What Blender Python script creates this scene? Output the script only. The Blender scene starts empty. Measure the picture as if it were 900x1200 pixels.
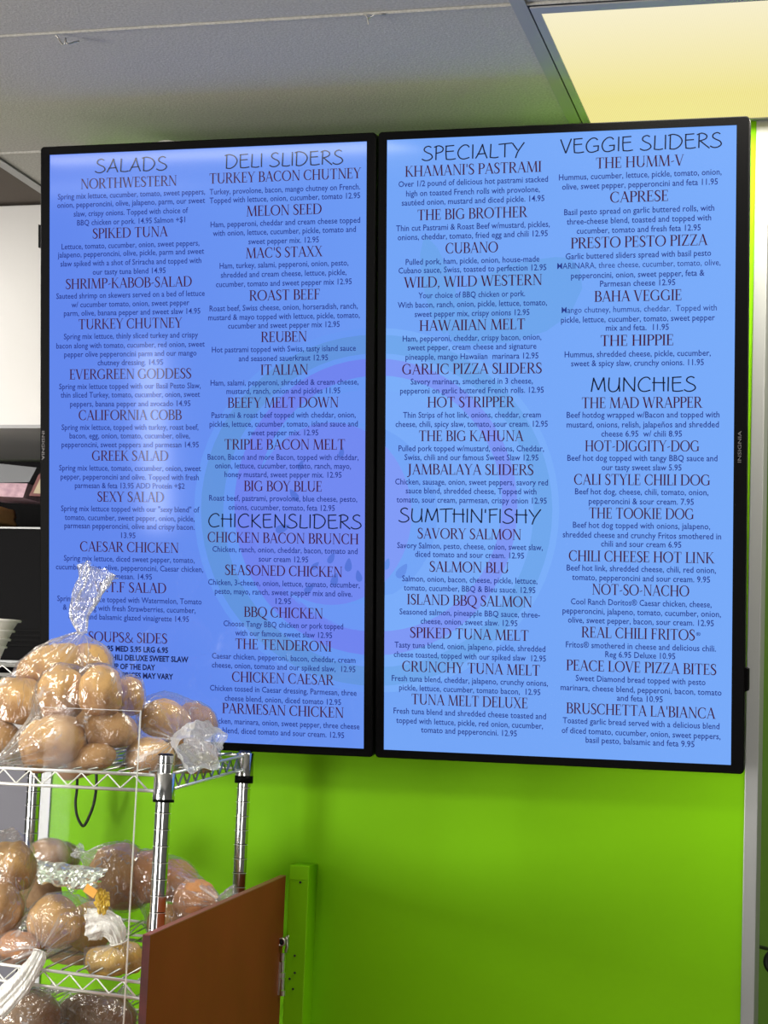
import bpy, bmesh, math, random
from mathutils import Vector, Matrix, noise
from mathutils.bvhtree import BVHTree
random.seed(7)
sc = bpy.context.scene
COL = sc.collection

# ------------------------------------------------------------------ camera
F = 2160.2                                   # focal length in pixels of the 900x1200 frame
CAM = Vector((0.8594, -3.2373, 1.4772))
YAW, PITCH, ROLL = -0.26, 0.1124, 0.0403
fw = Vector((math.sin(YAW)*math.cos(PITCH), math.cos(YAW)*math.cos(PITCH), math.sin(PITCH)))
r0 = Vector((math.cos(YAW), -math.sin(YAW), 0)); u0 = r0.cross(fw)
rt = math.cos(ROLL)*r0 + math.sin(ROLL)*u0
up = -math.sin(ROLL)*r0 + math.cos(ROLL)*u0
cd = bpy.data.cameras.new('camera'); cam = bpy.data.objects.new('camera', cd); COL.objects.link(cam)
cam.matrix_world = Matrix(((rt.x, up.x, -fw.x, CAM.x), (rt.y, up.y, -fw.y, CAM.y), (rt.z, up.z, -fw.z, CAM.z), (0, 0, 0, 1)))
cd.sensor_fit = 'HORIZONTAL'; cd.sensor_width = 36; cd.lens = F/900*36
cd.clip_start = 0.05
sc.camera = cam

def ray(x, y): return fw + rt*((x-450)/F) + up*((600-y)/F)
def at(x, y, Y):                             # pixel -> point on the plane y = Y
    d = ray(x, y); return CAM + d*((Y-CAM.y)/d.y)
def atz(x, y, Z):
    d = ray(x, y); return CAM + d*((Z-CAM.z)/d.z)

# ------------------------------------------------------------------ light and exposure
sc.view_settings.view_transform = 'Standard'; sc.view_settings.look = 'None'
sc.view_settings.exposure = 0.0; sc.view_settings.gamma = 1.0; sc.view_settings.use_curve_mapping = False
sc.cycles.transparent_max_bounces = 32
sc.cycles.max_bounces = 8
sc.cycles.sample_clamp_indirect = 4
w = bpy.data.worlds.new('world'); sc.world = w; w.use_nodes = True
w.node_tree.nodes['Background'].inputs[0].default_value = (0.95, 0.97, 1, 1)
w.node_tree.nodes['Background'].inputs[1].default_value = 0.12

def area(name, loc, size, size_y, power, col, target):
    l = bpy.data.lights.new(name, 'AREA'); l.shape = 'RECTANGLE'; l.size = size; l.size_y = size_y
    l.energy = power; l.color = col
    o = bpy.data.objects.new(name, l); COL.objects.link(o); o.location = loc
    o.rotation_euler = (Vector(target)-Vector(loc)).to_track_quat('-Z', 'Y').to_euler()
    return o
# daylight through the shop front windows on the left and behind the camera
area('daylight_left', (-3.93, -3.6, 1.25), 2.4, 1.4, 390, (1, 0.95, 0.87), (-.2, -1.3, 1.9))
area('daylight_rear', (1.9, -6.4, 1.0), 2.2, 1.6, 62, (1, 0.97, 0.92), (.6, 0, .9))
# fluorescent tubes of the ceiling panel over the counter
LENS_X0, LENS_X1, LENS_Y0, LENS_Y1 = 0.347, 1.51, -0.469, 0.084
Z0 = 1.41; T = 0.1367; H = 1.1222; W = 0.6533; GAP = 0.0044
ZC = 2.598                                    # ceiling height
area('ceiling_panel_tubes', ((LENS_X0+LENS_X1)/2, (LENS_Y0+LENS_Y1)/2, ZC-0.012), 1.1, 0.48, 28, (1, 0.95, 0.80), ((LENS_X0+LENS_X1)/2, (LENS_Y0+LENS_Y1)/2, 0))
area('bread_key_light', (-0.9, -1.75, ZC-0.03), 1.1, 0.5, 26, (1, 0.95, 0.85), (-0.9, -1.75, 0))  # unseen key light added over the bread, no fixture modelled
area('cup_fill_light', (-1.55, .24, ZC-.03), .9, .3, 10, (1, 0.96, 0.88), (-1.3, .24, 0))  # unseen fill light added to brighten the foam cups

# ------------------------------------------------------------------ material helpers
def s2l(c): return tuple(((v/255)/12.92 if v/255 <= .04045 else ((v/255+.055)/1.055)**2.4) for v in c)
def pbr(name, col, rough=0.6, metal=0.0, spec=0.5, emit=None, es=0.0, coat=0.0):
    m = bpy.data.materials.new(name); m.use_nodes = True
    b = m.node_tree.nodes['Principled BSDF']
    b.inputs['Base Color'].default_value = (*col, 1); b.inputs['Roughness'].default_value = rough
    b.inputs['Metallic'].default_value = metal; b.inputs['Specular IOR Level'].default_value = spec
    b.inputs['Coat Weight'].default_value = coat
    if emit is not None:
        b.inputs['Emission Color'].default_value = (*emit, 1); b.inputs['Emission Strength'].default_value = es
    return m
def nodes(m): return m.node_tree.nodes, m.node_tree.links, m.node_tree.nodes['Principled BSDF']
def tex(m, scale, detail=4, kind='ShaderNodeTexNoise', stretch=None):
    n, l, b = nodes(m)
    tc = n.new('ShaderNodeTexCoord'); t = n.new(kind)
    mp = n.new('ShaderNodeMapping'); l.new(tc.outputs['Object'], mp.inputs[0]); l.new(mp.outputs[0], t.inputs['Vector'])
    if stretch: mp.inputs['Scale'].default_value = stretch
    t.inputs['Scale'].default_value = scale
    if 'Detail' in t.inputs: t.inputs['Detail'].default_value = detail
    return t
def add_bump(m, scale, strength, dist=0.002, stretch=None, detail=4):
    n, l, b = nodes(m); t = tex(m, scale, detail, stretch=stretch)
    bp = n.new('ShaderNodeBump'); bp.inputs['Strength'].default_value = strength; bp.inputs['Distance'].default_value = dist
    l.new(t.outputs[0], bp.inputs['Height']); l.new(bp.outputs[0], b.inputs['Normal'])
def add_var(m, scale, c0, c1, p0=.35, p1=.65, detail=5, stretch=None):
    n, l, b = nodes(m); t = tex(m, scale, detail, stretch=stretch)
    r = n.new('ShaderNodeValToRGB'); r.color_ramp.elements[0].position = p0; r.color_ramp.elements[1].position = p1
    r.color_ramp.elements[0].color = (*c0, 1); r.color_ramp.elements[1].color = (*c1, 1)
    l.new(t.outputs[0], r.inputs[0]); l.new(r.outputs[0], b.inputs['Base Color'])

M = {}
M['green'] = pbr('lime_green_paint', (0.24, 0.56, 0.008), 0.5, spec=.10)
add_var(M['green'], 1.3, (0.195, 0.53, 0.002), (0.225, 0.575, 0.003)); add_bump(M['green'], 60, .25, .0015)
M['green_shaded'] = pbr('shaded_green_paint', (0.11, 0.26, 0.006), 0.5); add_bump(M['green_shaded'], 60, .2, .001)  # green wall paint darkened, shadow of the recess put into the colour
M['tile'] = pbr('ceiling_tile', (0.50, 0.50, 0.50), 0.85)
add_var(M['tile'], 220, (0.43, 0.42, 0.39), (0.56, 0.55, 0.52), detail=6); add_bump(M['tile'], 260, .5, .0012)
M['tile_dark'] = pbr('dark_brown_tile', (0.11, 0.09, 0.075), 0.85); add_bump(M['tile_dark'], 260, .5, .0012)  # darker brown than the other ceiling tiles
M['tbar'] = pbr('ceiling_grid_paint', (0.36, 0.36, 0.36), 0.5)
M['dark_gap'] = pbr('dark_gap', (0.012, 0.012, 0.012), .8)
M['lamp_frame'] = pbr('lamp_frame_paint', (0.38, 0.38, 0.40), .4)
M['lens'] = pbr('lamp_lens', (0.9, 0.88, 0.7), .5, spec=0)
n, l, b = nodes(M['lens'])
t = tex(M['lens'], 1, kind='ShaderNodeTexWave', stretch=(120, 1, 1)); t.inputs['Distortion'].default_value = 0.3
rp = n.new('ShaderNodeValToRGB'); rp.color_ramp.elements[0].color = (*s2l((236, 223, 130)), 1); rp.color_ramp.elements[1].color = (*s2l((253, 241, 168)), 1)
l.new(t.outputs[0], rp.inputs[0])
# the tubes sit nearer the room side of the tray, so the lens is whiter there
tg = n.new('ShaderNodeTexCoord'); sg = n.new('ShaderNodeSeparateXYZ'); l.new(tg.outputs['Generated'], sg.inputs[0])
mg = n.new('ShaderNodeMapRange'); mg.inputs['From Min'].default_value = .0; mg.inputs['From Max'].default_value = .75; mg.inputs['To Min'].default_value = .75; mg.inputs['To Max'].default_value = 0
l.new(sg.outputs['Y'], mg.inputs['Value'])
xm = n.new('ShaderNodeMix'); xm.data_type = 'RGBA'; l.new(mg.outputs[0], xm.inputs['Factor']); l.new(rp.outputs[0], xm.inputs['A']); xm.inputs['B'].default_value = (*s2l((255, 247, 222)), 1)
l.new(xm.outputs['Result'], b.inputs['Emission Color']); b.inputs['Emission Strength'].default_value = 0.95
b.inputs['Base Color'].default_value = (.04, .04, .03, 1)
M['black_plastic'] = pbr('black_plastic', (0.004, 0.004, 0.0045), 0.4, spec=.035)
M['black_gloss'] = pbr('black_gloss', (0.006, 0.006, 0.008), 0.2)
M['logo'] = pbr('grey_logo', (0.12, 0.11, 0.12), .5)
M['chrome'] = pbr('chrome', (0.74, 0.75, 0.77), 0.13, metal=1.0)
M['wire_shaded'] = pbr('shaded_chrome_wire', (0.42, 0.43, 0.42), 0.3, metal=.9)  # shaded copy of the rack chrome for deck and side trusses
M['wire'] = pbr('lit_chrome_wire', (0.80, 0.80, 0.78), 0.28, metal=.55)  # lit copy of the same chrome, brightness put into the colour
M['alu'] = pbr('brushed_metal_strip', (0.36, 0.37, 0.38), 0.45, metal=.4); add_bump(M['alu'], 90, .3, .0005)
M['zinc'] = pbr('zinc_hinge', (0.62, 0.6, 0.56), 0.3, metal=.9)
M['steel'] = pbr('stainless_hood', (0.66, 0.65, 0.645), 0.42, metal=.15); add_bump(M['steel'], 3, .25, .02)
M['steel_grey'] = pbr('grey_cabinet_panel', (0.12, 0.12, 0.16), 0.5); add_bump(M['steel_grey'], 150, .2, .0005)
M['steel_lt'] = pbr('light_counter_panel', (0.66, 0.66, 0.68), .4)
M['black'] = pbr('black_equipment', (0.003, 0.003, 0.004), .5, spec=.05)
M['blk_rubber'] = pbr('black_cable', (0.008, 0.012, 0.008), .5)
M['red_brown'] = pbr('brown_red_laminate', (0.2, 0.05, 0.01), .5, spec=.05)
add_var(M['red_brown'], 5, (0.19, 0.044, 0.011), (0.225, 0.05, 0.014)); add_bump(M['red_brown'], 350, .3, .0006)
M['red_edge'] = pbr('dark_red_edge', (0.19, 0.028, 0.03), .45); add_var(M['red_edge'], 30, (0.045, .006, .006), (.09, .014, .012))
M['red_top'] = pbr('pale_red_top', (.24, .06, .04), .45)  # paler red than the side edge band
M['foam'] = pbr('white_foam', (0.93, 0.91, 0.84), .5)
M['pink'] = pbr('pink_card', (0.62, 0.38, 0.47), .6); add_var(M['pink'], 60, (.5, .3, .38), (.72, .48, .56))
M['greybag'] = pbr('grey_tray', (0.16, 0.17, 0.19), .4)
M['redframe'] = pbr('dark_red_frame', (0.16, 0.03, 0.03), .5)
M['beige'] = pbr('beige_card', (0.5, 0.42, 0.28), .6)
M['paper'] = pbr('white_paper', (.85, .85, .78), .7)
M['orange'] = pbr('orange_label', (0.75, 0.36, 0.03), .5)
M['yellowfilm'] = pbr('yellow_wrapper', (0.62, 0.42, 0.05), .25)
M['floor'] = pbr('floor_tile', (0.22, 0.2, 0.18), .5)
M['roomwall'] = pbr('room_wall', (0.13, 0.13, 0.125), .8)
M['window'] = pbr('window_daylight', (.1, .1, .1), .5, emit=(0.86, 0.93, 1), es=7.0)
M['doorlight'] = pbr('door_glass_daylight', (.1, .1, .1), .5, emit=(0.92, 0.95, 1), es=16.0)

def bread(name, top, low, flour=0.16):
    m = pbr(name, top, .62, spec=.25)
    n, l, b = nodes(m)
    tc = n.new('ShaderNodeTexCoord'); sx = n.new('ShaderNodeSeparateXYZ'); l.new(tc.outputs['Object'], sx.inputs[0])
    t1 = n.new('ShaderNodeTexNoise'); t1.inputs['Scale'].default_value = 34; t1.inputs['Detail'].default_value = 6; l.new(tc.outputs['Object'], t1.inputs['Vector'])
    t2 = n.new('ShaderNodeTexNoise'); t2.inputs['Scale'].default_value = 260; t2.inputs['Detail'].default_value = 3; l.new(tc.outputs['Object'], t2.inputs['Vector'])
    # lit tops and shaded lower sides painted into the crust colour by height
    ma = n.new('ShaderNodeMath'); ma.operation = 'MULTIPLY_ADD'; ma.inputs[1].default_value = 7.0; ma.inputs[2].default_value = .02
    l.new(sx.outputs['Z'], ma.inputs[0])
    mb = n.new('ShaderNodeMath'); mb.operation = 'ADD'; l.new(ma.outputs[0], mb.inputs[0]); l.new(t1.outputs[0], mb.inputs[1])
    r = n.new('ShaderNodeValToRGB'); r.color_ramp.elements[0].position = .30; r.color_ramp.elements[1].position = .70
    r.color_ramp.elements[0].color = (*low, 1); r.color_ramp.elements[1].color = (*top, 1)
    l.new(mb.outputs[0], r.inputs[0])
    mx = n.new('ShaderNodeMix'); mx.data_type = 'RGBA'
    mm = n.new('ShaderNodeMath'); mm.operation = 'MULTIPLY'; mm.inputs[1].default_value = flour; l.new(t2.outputs[0], mm.inputs[0])
    l.new(mm.outputs[0], mx.inputs['Factor']); l.new(r.outputs[0], mx.inputs['A']); mx.inputs['B'].default_value = (.85, .68, .45, 1)
    l.new(mx.outputs['Result'], b.inputs['Base Color'])
    bp = n.new('ShaderNodeBump'); bp.inputs['Strength'].default_value = .6; bp.inputs['Distance'].default_value = .004
    t3 = n.new('ShaderNodeTexNoise'); t3.inputs['Scale'].default_value = 75; t3.inputs['Detail'].default_value = 5; l.new(tc.outputs['Object'], t3.inputs['Vector'])
    l.new(t3.outputs[0], bp.inputs['Height']); l.new(bp.outputs[0], b.inputs['Normal'])
    return m
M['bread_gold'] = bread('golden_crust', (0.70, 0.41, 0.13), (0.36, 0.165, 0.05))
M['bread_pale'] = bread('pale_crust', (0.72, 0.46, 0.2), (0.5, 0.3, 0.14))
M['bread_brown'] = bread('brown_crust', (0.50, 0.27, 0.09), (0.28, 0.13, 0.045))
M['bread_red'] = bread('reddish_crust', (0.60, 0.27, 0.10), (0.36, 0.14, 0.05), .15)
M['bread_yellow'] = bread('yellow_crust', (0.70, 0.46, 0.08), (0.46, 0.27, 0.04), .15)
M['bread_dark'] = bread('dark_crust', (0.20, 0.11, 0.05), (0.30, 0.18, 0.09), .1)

def film(name, haze, gloss, rough=.1, col=(.9, .9, .93), bump=.6, bscale=45, streak=0, trans=.4):
    m = bpy.data.materials.new(name); m.use_nodes = True
    n, l = m.node_tree.nodes, m.node_tree.links; n.clear()
    out = n.new('ShaderNodeOutputMaterial'); tr = n.new('ShaderNodeBsdfTransparent'); tr.inputs[0].default_value = (.97, .97, .97, 1)
    df = n.new('ShaderNodeBsdfDiffuse'); df.inputs[0].default_value = (*col, 1)
    tl = n.new('ShaderNodeBsdfTranslucent'); tl.inputs[0].default_value = (*col, 1)
    gl = n.new('ShaderNodeBsdfGlossy'); gl.inputs['Roughness'].default_value = rough
    tc = n.new('ShaderNodeTexCoord')
    no = n.new('ShaderNodeTexNoise'); no.inputs['Scale'].default_value = bscale; no.inputs['Detail'].default_value = 3; no.inputs['Distortion'].default_value = .9
    m0 = n.new('ShaderNodeMapping'); m0.inputs['Rotation'].default_value = (.3, .7, .2); m0.inputs['Scale'].default_value = (1, 1, .38)
    l.new(tc.outputs['Object'], m0.inputs[0]); l.new(m0.outputs[0], no.inputs['Vector'])
    sh = n.new('ShaderNodeMath'); sh.operation = 'SUBTRACT'; sh.inputs[1].default_value = .5; l.new(no.outputs[0], sh.inputs[0])
    ab = n.new('ShaderNodeMath'); ab.operation = 'ABSOLUTE'; l.new(sh.outputs[0], ab.inputs[0])   # sharp creases
    bp = n.new('ShaderNodeBump'); bp.inputs['Strength'].default_value = bump; bp.inputs['Distance'].default_value = .012; l.new(ab.outputs[0], bp.inputs['Height'])
    for s in (df, gl): l.new(bp.outputs[0], s.inputs['Normal'])
    lw = n.new('ShaderNodeLayerWeight'); lw.inputs['Blend'].default_value = .35; l.new(bp.outputs[0], lw.inputs['Normal'])
    a1 = n.new('ShaderNodeMath'); a1.operation = 'MULTIPLY_ADD'; l.new(lw.outputs['Facing'], a1.inputs[0]); a1.inputs[1].default_value = haze*1.6; a1.inputs[2].default_value = haze*.55
    at_ = n.new('ShaderNodeAttribute'); at_.attribute_name = 'gather'
    q7 = n.new('ShaderNodeMath'); q7.operation = 'MULTIPLY_ADD'; q7.inputs[1].default_value = .55 if streak else 0; l.new(at_.outputs['Fac'], q7.inputs[0]); l.new(a1.outputs[0], q7.inputs[2]); a1 = q7
    if streak:                                # highlight streaks painted white along the creases
        n2 = n.new('ShaderNodeTexNoise'); n2.inputs['Scale'].default_value = 26; n2.inputs['Detail'].default_value = 2; n2.inputs['Distortion'].default_value = .8
        mp = n.new('ShaderNodeMapping'); mp.inputs['Rotation'].default_value = (.5, .4, .9); mp.inputs['Scale'].default_value = (1, 1, .35)
        l.new(tc.outputs['Object'], mp.inputs[0]); l.new(mp.outputs[0], n2.inputs['Vector'])
        q1 = n.new('ShaderNodeMath'); q1.operation = 'SUBTRACT'; q1.inputs[1].default_value = .5; l.new(n2.outputs[0], q1.inputs[0])
        q2 = n.new('ShaderNodeMath'); q2.operation = 'ABSOLUTE'; l.new(q1.outputs[0], q2.inputs[0])
        q3 = n.new('ShaderNodeMapRange'); q3.inputs['From Min'].default_value = .0; q3.inputs['From Max'].default_value = .016; q3.inputs['To Min'].default_value = streak; q3.inputs['To Max'].default_value = 0
        l.new(q2.outputs[0], q3.inputs['Value'])
        n4 = n.new('ShaderNodeTexNoise'); n4.inputs['Scale'].default_value = 18; l.new(tc.outputs['Object'], n4.inputs['Vector'])
        q4 = n.new('ShaderNodeMapRange'); q4.inputs['From Min'].default_value = .46; q4.inputs['From Max'].default_value = .60; l.new(n4.outputs[0], q4.inputs['Value'])
        q5 = n.new('ShaderNodeMath'); q5.operation = 'MULTIPLY'; l.new(q3.outputs[0], q5.inputs[0]); l.new(q4.outputs[0], q5.inputs[1])
        q6 = n.new('ShaderNodeMath'); q6.operation = 'ADD'; q6.use_clamp = True; l.new(q5.outputs[0], q6.inputs[0]); l.new(a1.outputs[0], q6.inputs[1]); a1 = q6
    md = n.new('ShaderNodeMixShader'); md.inputs[0].default_value = trans; l.new(df.outputs[0], md.inputs[1]); l.new(tl.outputs[0], md.inputs[2])
    m1 = n.new('ShaderNodeMixShader'); l.new(a1.outputs[0], m1.inputs[0]); l.new(tr.outputs[0], m1.inputs[1]); l.new(md.outputs[0], m1.inputs[2])
    a2 = n.new('ShaderNodeMath'); a2.operation = 'MULTIPLY_ADD'; a2.use_clamp = True; l.new(lw.outputs['Facing'], a2.inputs[0]); a2.inputs[1].default_value = gloss; a2.inputs[2].default_value = gloss*.35
    m2 = n.new('ShaderNodeMixShader'); l.new(a2.outputs[0], m2.inputs[0]); l.new(m1.outputs[0], m2.inputs[1]); l.new(gl.outputs[0], m2.inputs[2])
    l.new(m2.outputs[0], out.inputs[0])
    return m
M['film'] = film('clear_bag_film', .045, .30, streak=.45)
M['film_white'] = film('gathered_bag_film', .26, .40, .12, bump=1.0, bscale=70, streak=.6)
M['film_fan'] = film('frosted_fan_film', .5, .45, .12, bump=1.0, bscale=60, streak=.7)
M['film_opaque'] = film('bunched_white_film', .95, .22, .2, col=(.96, .96, .93), bump=.5, bscale=90, trans=.12)
M['acrylic'] = film('clear_acrylic', .004, .008, .02, bump=0)
M['acrylic_edge'] = film('acrylic_cut_edge', .5, .2, .2, col=(.95, .95, .9), bump=0)
M['foil'] = pbr('silver_foil_wrap', (.80, .86, .78), .2, metal=.75)

# ------------------------------------------------------------------ object helpers
def tag(o, label=None, cat=None, group=None, kind=None):
    if label: o['label'] = label
    if cat: o['category'] = cat
    if group: o['group'] = group
    if kind: o['kind'] = kind
    return o
def empty(name, loc=(0, 0, 0), **k):
    o = bpy.data.objects.new(name, None); COL.objects.link(o); o.location = loc; o.empty_display_size = .05
    return tag(o, **k)
def wm(o):                                    # world matrix before the depsgraph has run
    m = Matrix.LocRotScale(o.location, o.rotation_euler, o.scale)
    return (wm(o.parent) @ o.matrix_parent_inverse @ m) if o.parent else m
def rel(o, parent):                           # parent an object whose vertices are in world space
    o.parent = parent; o.matrix_parent_inverse = wm(parent).inverted(); return o
def mesh_obj(name, verts, faces, mats, parent=None, smooth=False, mi=None, **k):
    me = bpy.data.meshes.new(name); me.from_pydata([tuple(v) for v in verts], [], faces)
    for m in (mats if isinstance(mats, (list, tuple)) else [mats]): me.materials.append(m)
    if mi: me.polygons.foreach_set('material_index', mi)
    if smooth: me.polygons.foreach_set('use_smooth', [True]*len(me.polygons))
    me.update()
    o = bpy.data.objects.new(name, me); COL.objects.link(o)
    if parent: rel(o, parent)
    return tag(o, **k)
class MB:
    def __init__(s): s.v = []; s.f = []
    def add(s, vs, fs):
        k = len(s.v); s.v += [Vector(v) for v in vs]; s.f += [tuple(i+k for i in f) for f in fs]
    def box(s, a, b, M_=None, bevel=0):
        x0, y0, z0 = a; x1, y1, z1 = b
        if bevel:
            bm = bmesh.new(); bmesh.ops.create_cube(bm, size=1)
            for v in bm.verts: v.co = Vector(((x0+x1)/2+v.co.x*(x1-x0), (y0+y1)/2+v.co.y*(y1-y0), (z0+z1)/2+v.co.z*(z1-z0)))
            bmesh.ops.bevel(bm, geom=bm.edges[:], offset=bevel, segments=2, affect='EDGES', profile=.6)
            bm.verts.index_update()
            vs = [v.co.copy() for v in bm.verts]; fs = [[v.index for v in f.verts] for f in bm.faces]; bm.free()
        else:
            vs = [Vector(p) for p in ((x0, y0, z0), (x1, y0, z0), (x1, y1, z0), (x0, y1, z0), (x0, y0, z1), (x1, y0, z1), (x1, y1, z1), (x0, y1, z1))]
            fs = [(0, 3, 2, 1), (4, 5, 6, 7), (0, 1, 5, 4), (1, 2, 6, 5), (2, 3, 7, 6), (3, 0, 4, 7)]
        if M_: vs = [M_ @ v for v in vs]
        s.add(vs, fs); return s
    def hexa(s, p):                         # eight corners, bottom loop then top loop
        s.add(p, [(0, 3, 2, 1), (4, 5, 6, 7), (0, 1, 5, 4), (1, 2, 6, 5), (2, 3, 7, 6), (3, 0, 4, 7)]); return s
    def tube(s, pts, r, n=8, closed=False):
        pts = [Vector(p) for p in pts]; rs = r if isinstance(r, (list, tuple)) else [r]*len(pts)
        k = len(s.v); N = len(pts); side = None
        for i, p in enumerate(pts):
            a = pts[max(i-1, 0)]; c = pts[min(i+1, N-1)]; t_ = (c-a).normalized()
            if side is None: side = t_.orthogonal().normalized()
            side = (side - t_*side.dot(t_)).normalized(); o2 = t_.cross(side)
            for j in range(n):
                q = 2*math.pi*j/n; s.v.append(p+side*math.cos(q)*rs[i]+o2*math.sin(q)*rs[i])
        for i in range(N-1):
            for j in range(n):
                s.f.append((k+i*n+j, k+i*n+(j+1) % n, k+(i+1)*n+(j+1) % n, k+(i+1)*n+j))
        s.f.append(tuple(k+j for j in reversed(range(n)))); s.f.append(tuple(k+(N-1)*n+j for j in range(n)))
        return s
    def lathe(s, prof, c, n=32, cap=True):  # prof = [(r, z)], axis z through c
        k = len(s.v); c = Vector(c)
        for r, z in prof:
            for j in range(n):
                q = 2*math.pi*j/n; s.v.append(c+Vector((r*math.cos(q), r*math.sin(q), z)))
        for i in range(len(prof)-1):
            for j in range(n): s.f.append((k+i*n+j, k+i*n+(j+1) % n, k+(i+1)*n+(j+1) % n, k+(i+1)*n+j))
        if cap:
            s.f.append(tuple(k+j for j in reversed(range(n)))); s.f.append(tuple(k+(len(prof)-1)*n+j for j in range(n)))
        return s
    def obj(s, name, mat, parent=None, smooth=False, **k): return mesh_obj(name, s.v, s.f, mat, parent, smooth, **k)

# ------------------------------------------------------------------ room shell
WY = 0.10                                     # front face of the green wall
WX0, WX1 = at(60, 925, WY).x, at(884.5, 300, WY).x
wb = MB().box((WX0, WY, 0), (WX1, WY+.12, ZC+.004)).obj('wall_back', M['green'], kind='structure')
# metal angle strips on both free edges of the wall
for x0, x1 in ((at(48.5, 925, WY).x, WX0+.001), (WX1-.001, at(899, 300, WY).x)):
    mb = MB().box((x0, WY-.004, 0), (x1, WY+.001, ZC-.001), bevel=.0015)
    s_ = -1 if x0 < 0 else 1
    xe = x0 if x0 < 0 else x1
    mb.box((min(xe, xe-s_*.004), WY+.001, 0), (max(xe, xe-s_*.004), WY+.125, ZC-.001))
    o = mb.obj('trim_1' if x0 < 0 else 'trim_2', M['alu'], kind='structure')
MB().box((-4.0, 1.30, 0), (4.0, 1.42, ZC+.3)).obj('wall_kitchen', M['green_shaded'], kind='structure')
MB().box((-4.0, -6.6, -.05), (4.0, 1.42, 0)).obj('floor', M['floor'], kind='structure')
MB().box((-4.1, -6.6, 0), (-4.0, 1.42, ZC+.3)).obj('wall_left', M['roomwall'], kind='structure')
MB().box((4.0, -6.6, 0), (4.1, 1.42, ZC+.3)).obj('wall_right', M['roomwall'], kind='structure')
MB().box((-4.0, -6.6, 0), (4.0, -6.5, ZC+.3)).obj('wall_rear', M['roomwall'], kind='structure')
# daylight opening behind the camera: a narrow glazed door
MB().box((-3.11, -6.5, .72), (-2.96, -6.485, 1.75)).obj('window_1', M['doorlight'], kind='structure')

# ceiling: 2 ft x 4 ft tiles in a T-bar grid
ceil = empty('ceiling', (0, 0, ZC), kind='structure')
XB = [0.318-1.22*4+1.22*i for i in range(0, 8)]          # centre lines of T-bars running in depth
YB = [0.108+.61*i for i in range(-10, 3)]                # centre lines of T-bars along the wall
tm = None
def link_child(name, me, parent, loc):
    o = bpy.data.objects.new(name, me); COL.objects.link(o); o.parent = parent; o.location = loc; return o
bm_ = MB().box((-.5985, -.3025, 0), (.5985, .3025, .014), bevel=.002)
tile_me = None
for i in range(len(XB)-1):
    for j in range(len(YB)-1):
        xc, yc = (XB[i]+XB[i+1])/2, (YB[j]+YB[j+1])/2
        if abs(xc-.928) < .1 and abs(yc+.197) < .1: continue      # the light panel
        if tile_me is None:
            o = bm_.obj('ceiling_tile', M['tile']); tile_me = o.data; o.parent = ceil
        elif xc < -.9 and xc > -2 and .1 < yc < .5:
            o = bm_.obj('ceiling_tile', M['tile_dark']); o.parent = ceil
            o['label'] = 'dark brown ceiling tile'
        else:
            o = link_child('ceiling_tile', tile_me, ceil, (0, 0, 0))
        o.location = (xc, yc, .003 + random.uniform(0, .0012)); o.rotation_euler = (random.uniform(-.001, .001), random.uniform(-.001, .001), 0)
for x in XB[1:]:
    MB().box((x-.012, YB[0], -.001), (x+.012, YB[-1], .002), bevel=.0006).box((x-.001, YB[0], .0), (x+.001, YB[-1], .03)).obj('t_bar', M['tbar']).parent = ceil
for k, y in enumerate(YB):
    MB().box((XB[0], y-.0025, .001), (XB[-1], y+.0025, .0025)).box((XB[0], y-.001, 0), (XB[-1], y+.001, .03)).obj('t_bar', M['tile']).parent = ceil

# light panel
lp = empty('ceiling_light', ((LENS_X0+LENS_X1)/2, -.197, ZC), label='recessed fluorescent ceiling light with ribbed yellowish lens above the right menu screen', cat='light')
X0, X1, Y0_, Y1_ = .333, 1.526, -.494, .097
fr = MB()
fr.box((X0, Y0_, -.002), (LENS_X0, Y1_, .010)).box((LENS_X1, Y0_, -.002), (X1, Y1_, .010)).box((LENS_X0, Y0_, -.002), (LENS_X1, LENS_Y0, .010)).box((LENS_X0, LENS_Y1, -.002), (LENS_X1, Y1_, .010))
o = fr.obj('lamp_frame', M['lamp_frame']); o.parent = lp; o.location = (-lp.location.x, .197, 0)
ln = MB().box((LENS_X0, LENS_Y0, .0), (LENS_X1, LENS_Y1, .004))
o = ln.obj('lamp_lens', M['lens']); o.parent = lp; o.location = (-lp.location.x, .197, 0)
o = MB().box((.3275, Y0_-.004, .0005), (1.53, WY, .013)).obj('lamp_dark_gap', M['dark_gap']); o.parent = lp; o.location = (-lp.location.x, .197, 0)  # dark sheet stands in for the dark gap around the lamp frame

# a second ceiling light at the far end of the shop, mirrored faintly in the left screen
rl = empty('ceiling_light', (-2.9, -5.5, ZC), label='rear shop ceiling light whose haze shows across the top of the left screen', cat='light')
rel(MB().box((-3.50, -6.40, -.004+ZC), (-2.30, -4.70, ZC-.0012)).obj('lamp_lens', M['window']), rl)
rel(MB().box((-3.52, -6.42, ZC-.0025), (-2.28, -4.68, ZC+.002)).obj('lamp_frame', M['lamp_frame']), rl)

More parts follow.
